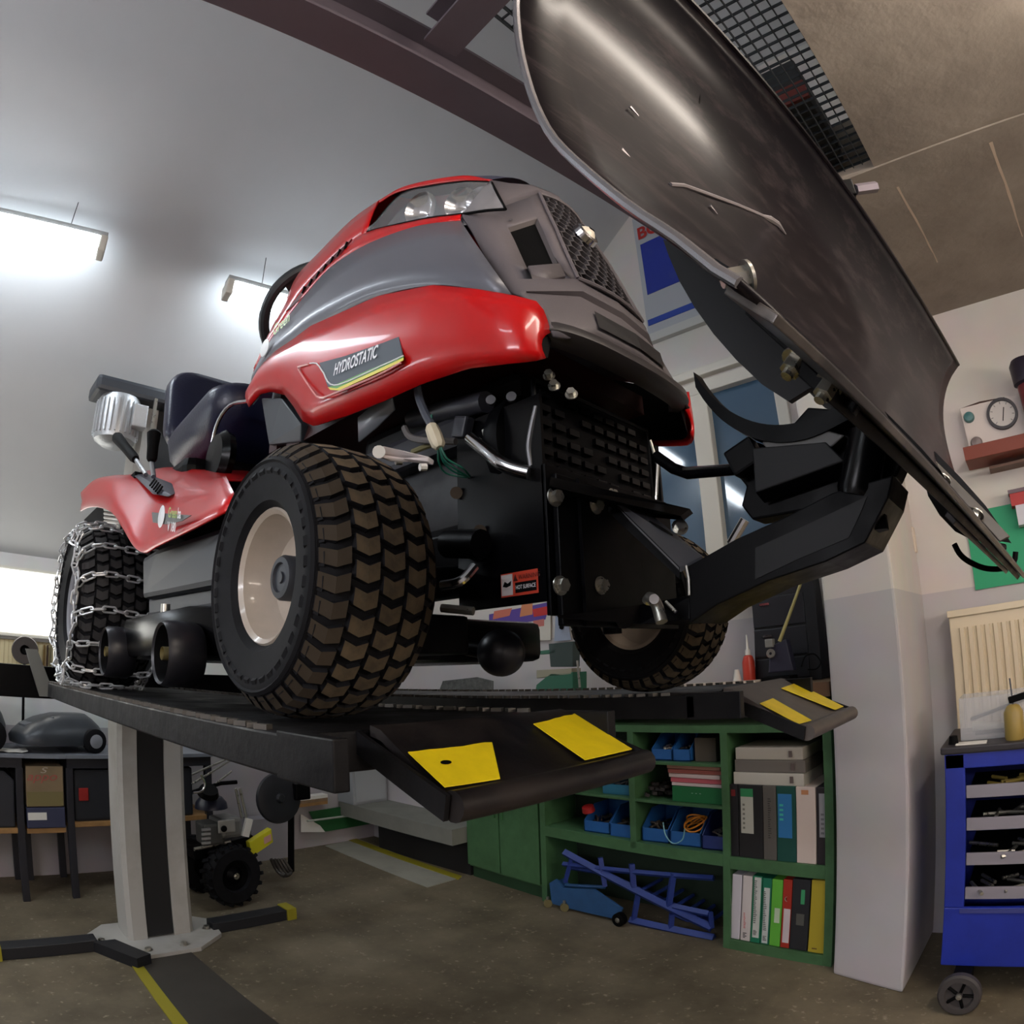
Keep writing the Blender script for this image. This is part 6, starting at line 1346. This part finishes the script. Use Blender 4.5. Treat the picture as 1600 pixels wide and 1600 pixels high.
t = thing('green_notice', 'plain bright green notice sheet on the wall above the radiator', 'poster', (.75, 2.09, .35))
a_, b_ = at(1524, 920, y=2.09), at(1599, 795, y=2.09)
MB().b2((a_.x, 2.09, a_.z-.005), (a_.x+.42, 2.096, b_.z+.03)).build('sheet', mat('notice_green', (40, 160, 112), .6), t, False)
t = thing('narrow_shelf', 'narrow brown edge shelf on the wall below the gauge panel', 'shelf', (.9, 2.05, .75))
a_ = at(1560, 765, y=2.05); MB().b2((a_.x-.02, 2.0, a_.z+.08), (a_.x+.6, 2.1, a_.z+.09)).build('board', mat('edge_brown', (120, 90, 76), .6), t, False)
t = thing('red_file_box', 'red and white file box on the wall at the right edge of the photo', 'box', (.85, 2.05, .5))
a_ = at(1586, 778, y=2.02); MB().b2((a_.x-.02, 2.02, a_.z-.03), (a_.x+.3, 2.09, a_.z+.02)).build('red_band', mat('file_red', (176, 40, 36), .5), t, False)
MB().b2((a_.x-.005, 2.02, a_.z-.11), (a_.x+.3, 2.09, a_.z-.03)).build('white_card', mat('file_white', (206, 206, 214), .6), t, False)
MB().b2((a_.x-.025, 2.015, a_.z+.02), (a_.x+.3, 2.09, a_.z+.035)).build('lid', mat('file_lid', (104, 84, 92), .5), t, False)
rd = thing('radiator', 'cream ribbed panel radiator below the green notice', 'radiator', (.9, 2.05, -.6))
rx0 = at(1481, 955, y=2.0).x; RADM = mat('radiator_cream', (222, 208, 180), .4)
MB().b2((rx0, 2.0, -.62), (rx0+1.1, 2.07, .165)).build('panel', RADM, rd, False, bevel=.006)
MB().b2((rx0-.004, 1.985, .145), (rx0+1.104, 2.08, .172)).build('top_grille', RADM, rd, False, bevel=.003)
me = MB().prism([(-.013, 0, -.56), (-.008, -.012, -.56), (.008, -.012, -.56), (.013, 0, -.56)], (0, 0, .66)).mesh('rib', RADM, False)
for i in range(30): link('rib', me, rd, (rx0+.05+.0345*i, 2.0, 0))
MB().tube([(rx0+.08, 2.04, -.62), (rx0+.08, 2.04, FZ)], .012, 10).build('pipe', RADM, rd)
# ================================================================== blue tool trolley
tc_ = thing('tool_trolley', 'royal blue tool trolley with grey drawers and black wheels beside the pillar', 'tool trolley', (.85, 1.7, FZ))
TX0, TX1, TY0, TY1, TZ0, TZ1 = .478, 1.16, 1.49, 1.93, -1.06, -.315
MB().b2((TX0, TY0+.02, TZ0), (TX0+.014, TY1, TZ1)).build('side_panel', BLUE, tc_, False); MB().b2((TX1-.014, TY0+.02, TZ0), (TX1, TY1, TZ1)).build('side_panel', BLUE, tc_, False)
MB().b2((TX0, TY1-.014, TZ0), (TX1, TY1, TZ1)).build('back_panel', BLUE, tc_, False)
MB().b2((TX0, TY0, TZ0), (TX1, TY0+.02, -.845)).build('lower_front', BLUE, tc_, False, bevel=.004)
MB().b2((TX0, TY0, -.845), (TX0+.068, TY0+.02, TZ1)).build('corner_post', BLUE, tc_, False, bevel=.004); MB().b2((TX1-.068, TY0, -.845), (TX1, TY0+.02, TZ1)).build('corner_post', BLUE, tc_, False, bevel=.004)
MB().b2((TX0, TY0, TZ1-.05), (TX1, TY0+.02, TZ1)).build('top_rail', BLUE, tc_, False, bevel=.003)
MB().b2((TX0+.055, TY0-.006, -.862), (TX1-.055, TY0+.004, -.848)).build('ledge', mat('trolley_ledge', (60, 66, 130), .4), tc_, False)
MB().b2((TX0-.012, TY0-.012, TZ1), (TX1+.012, TY1+.01, TZ1+.025)).build('top_tray', mat('tray_black', (40, 36, 40), .5), tc_, False, bevel=.006)
MB().b2((TX0+.02, TY0+.02, TZ0+.01), (TX1-.02, TY1-.02, TZ0+.02)).build('floor_panel', BLACKM, tc_, False)
GD = mat('drawer_grey', (136, 132, 142), .5)
for k, zt_ in enumerate((-.425, -.535, -.655, -.775)):
    d = MB().b2((TX0+.07, TY0+.008, zt_-.042), (TX1-.07, TY0+.02, zt_)).build('drawer', GD, tc_, False, bevel=.002)
    MB().b2((TX0+.07, TY0+.02, zt_-.042), (TX1-.07, TY1-.02, zt_-.036)).build('drawer_floor', BLACKM, d, False)
    q = MB()
    for i in range(16):
        c = Vector((random.uniform(TX0+.1, TX1-.1), random.uniform(TY0+.04, TY0+.2), zt_-.014)); a = random.uniform(0, 3); dd = Vector((math.cos(a), math.sin(a), 0))*random.uniform(.03, .07); q.tube([c-dd, c+dd], .007, 6)
    q.build('drawer_tools', ZINC if k != 0 else mat('ochre_tools', (150, 130, 60), .5), d, True, kind='stuff')
for x_, y_ in ((.562, 1.405), (TX1-.1, 1.405)):
    wv = MB().lathe([(.05, -.02), (.068, -.02), (.075, -.012), (.075, .012), (.068, .02), (.05, .02), (.045, .008), (.012, .008), (.012, .024), (0, .024)], (x_, y_, FZ+.077), (0, -1, 0), 32).build('wheel', mat('wheel_grey_rubber', (62, 58, 58), .6), tc_)
    for k in range(5):
        a = 2*PI*k/5; d = Vector((math.cos(a), 0, math.sin(a))); MB().tube([Vector((x_, y_-.012, FZ+.077))+d*.012, Vector((x_, y_-.012, FZ+.077))+d*.05], .006, 6).build('spoke', BLACKM, wv)
    MB().lathe([(0, .03), (.009, .029), (.011, .024)], (x_, y_, FZ+.077), (0, -1, 0), 14).build('hub_cap', ZINC, wv)
    MB().b2((x_-.03, y_+.022, FZ+.06), (x_+.03, y_+.13, TZ0)).build('fork', BLACKM, tc_, False)
for x_ in (TX0+.08, TX1-.1): MB().lathe([(0, .02), (.07, .02), (.075, 0), (.07, -.02), (0, -.02)], (x_, TY1-.05, FZ+.077), (0, -1, 0), 24).build('wheel', MATS['wheel_grey_rubber'], tc_); MB().b2((x_-.02, TY1-.03, FZ+.1), (x_+.02, TY1-.015, TZ0)).build('fork', BLACKM, tc_, False)
# things on the trolley
ZT = TZ1+.025
CLR = mat('clear_plastic', (206, 208, 212), .15, alpha=.35, spec=.6)
t = thing('clear_parts_box', 'clear plastic parts box with mixed odds and ends on the trolley', 'box', (.66, 1.62, ZT))
bx0, bx1, by0, by1, bh_ = .525, .80, 1.60, 1.78, .145
for lo_, hi_ in (((bx0, by0, ZT), (bx1, by0+.003, ZT+bh_)), ((bx0, by1-.003, ZT), (bx1, by1, ZT+bh_)), ((bx0, by0, ZT), (bx0+.003, by1, ZT+bh_)), ((bx1-.003, by0, ZT), (bx1, by1, ZT+bh_))): MB().b2(lo_, hi_).build('wall', CLR, t, False)
MB().b2((bx0, by0, ZT), (bx1, by1, ZT+.003)).build('base', CLR, t, False)
MB().tube([(bx0+.04, by0+.06, ZT+.04), (bx0+.15, by0+.05, ZT+.03)], .016, 12).build('white_tube', WHITE, t)
MB().tube([(bx0+.03, by0+.1, ZT+.06), (bx1-.02, by0+.09, ZT+.12)], .007, 8).build('grey_stick', MATS['grey_sleeve'], t)
MB().tube([(bx0+.05, by0+.03, ZT+.02), (bx1-.04, by0+.04, ZT+.02)], .008, 8).build('dark_stick', JDARK, t)
t = thing('ochre_bottle', 'ochre yellow spray bottle at the right edge on the trolley', 'bottle', (.78, 1.55, ZT))
c_ = at(1585, 1140, y=1.54); MB().lathe([(0, 0), (.03, 0), (.033, .01), (.033, .09), (.022, .11), (.012, .115), (0, .115)], (c_.x, c_.y, ZT), (0, 0, 1), 20).build('body', mat('ochre', (148, 126, 64), .45), t)
MB().tube([(c_.x, c_.y, ZT+.115), (c_.x-.005, c_.y, ZT+.2)], .003, 6).build('straw', MATS['grey_sleeve'], t)
MB().box((c_.x+.02, c_.y, ZT+.135), (.07, .02, .022), ry=-.2).build('trigger', BLACKM, t, False, bevel=.003)
t = thing('paper_slip', 'small white paper slip on the trolley top', 'paper', (.55, 1.53, ZT))
MB().b2((.515, 1.505, ZT), (.62, 1.56, ZT+.003)).build('sheet', WHITE, t, False)
t = thing('rubber_plug', 'small black rubber plug on the trolley corner', 'plug', (.505, 1.56, ZT))
MB().lathe([(0, .03), (.014, .028), (.018, 0)], (.505, 1.545, ZT), (0, 0, 1), 14).build('plug', BLACKM, t)
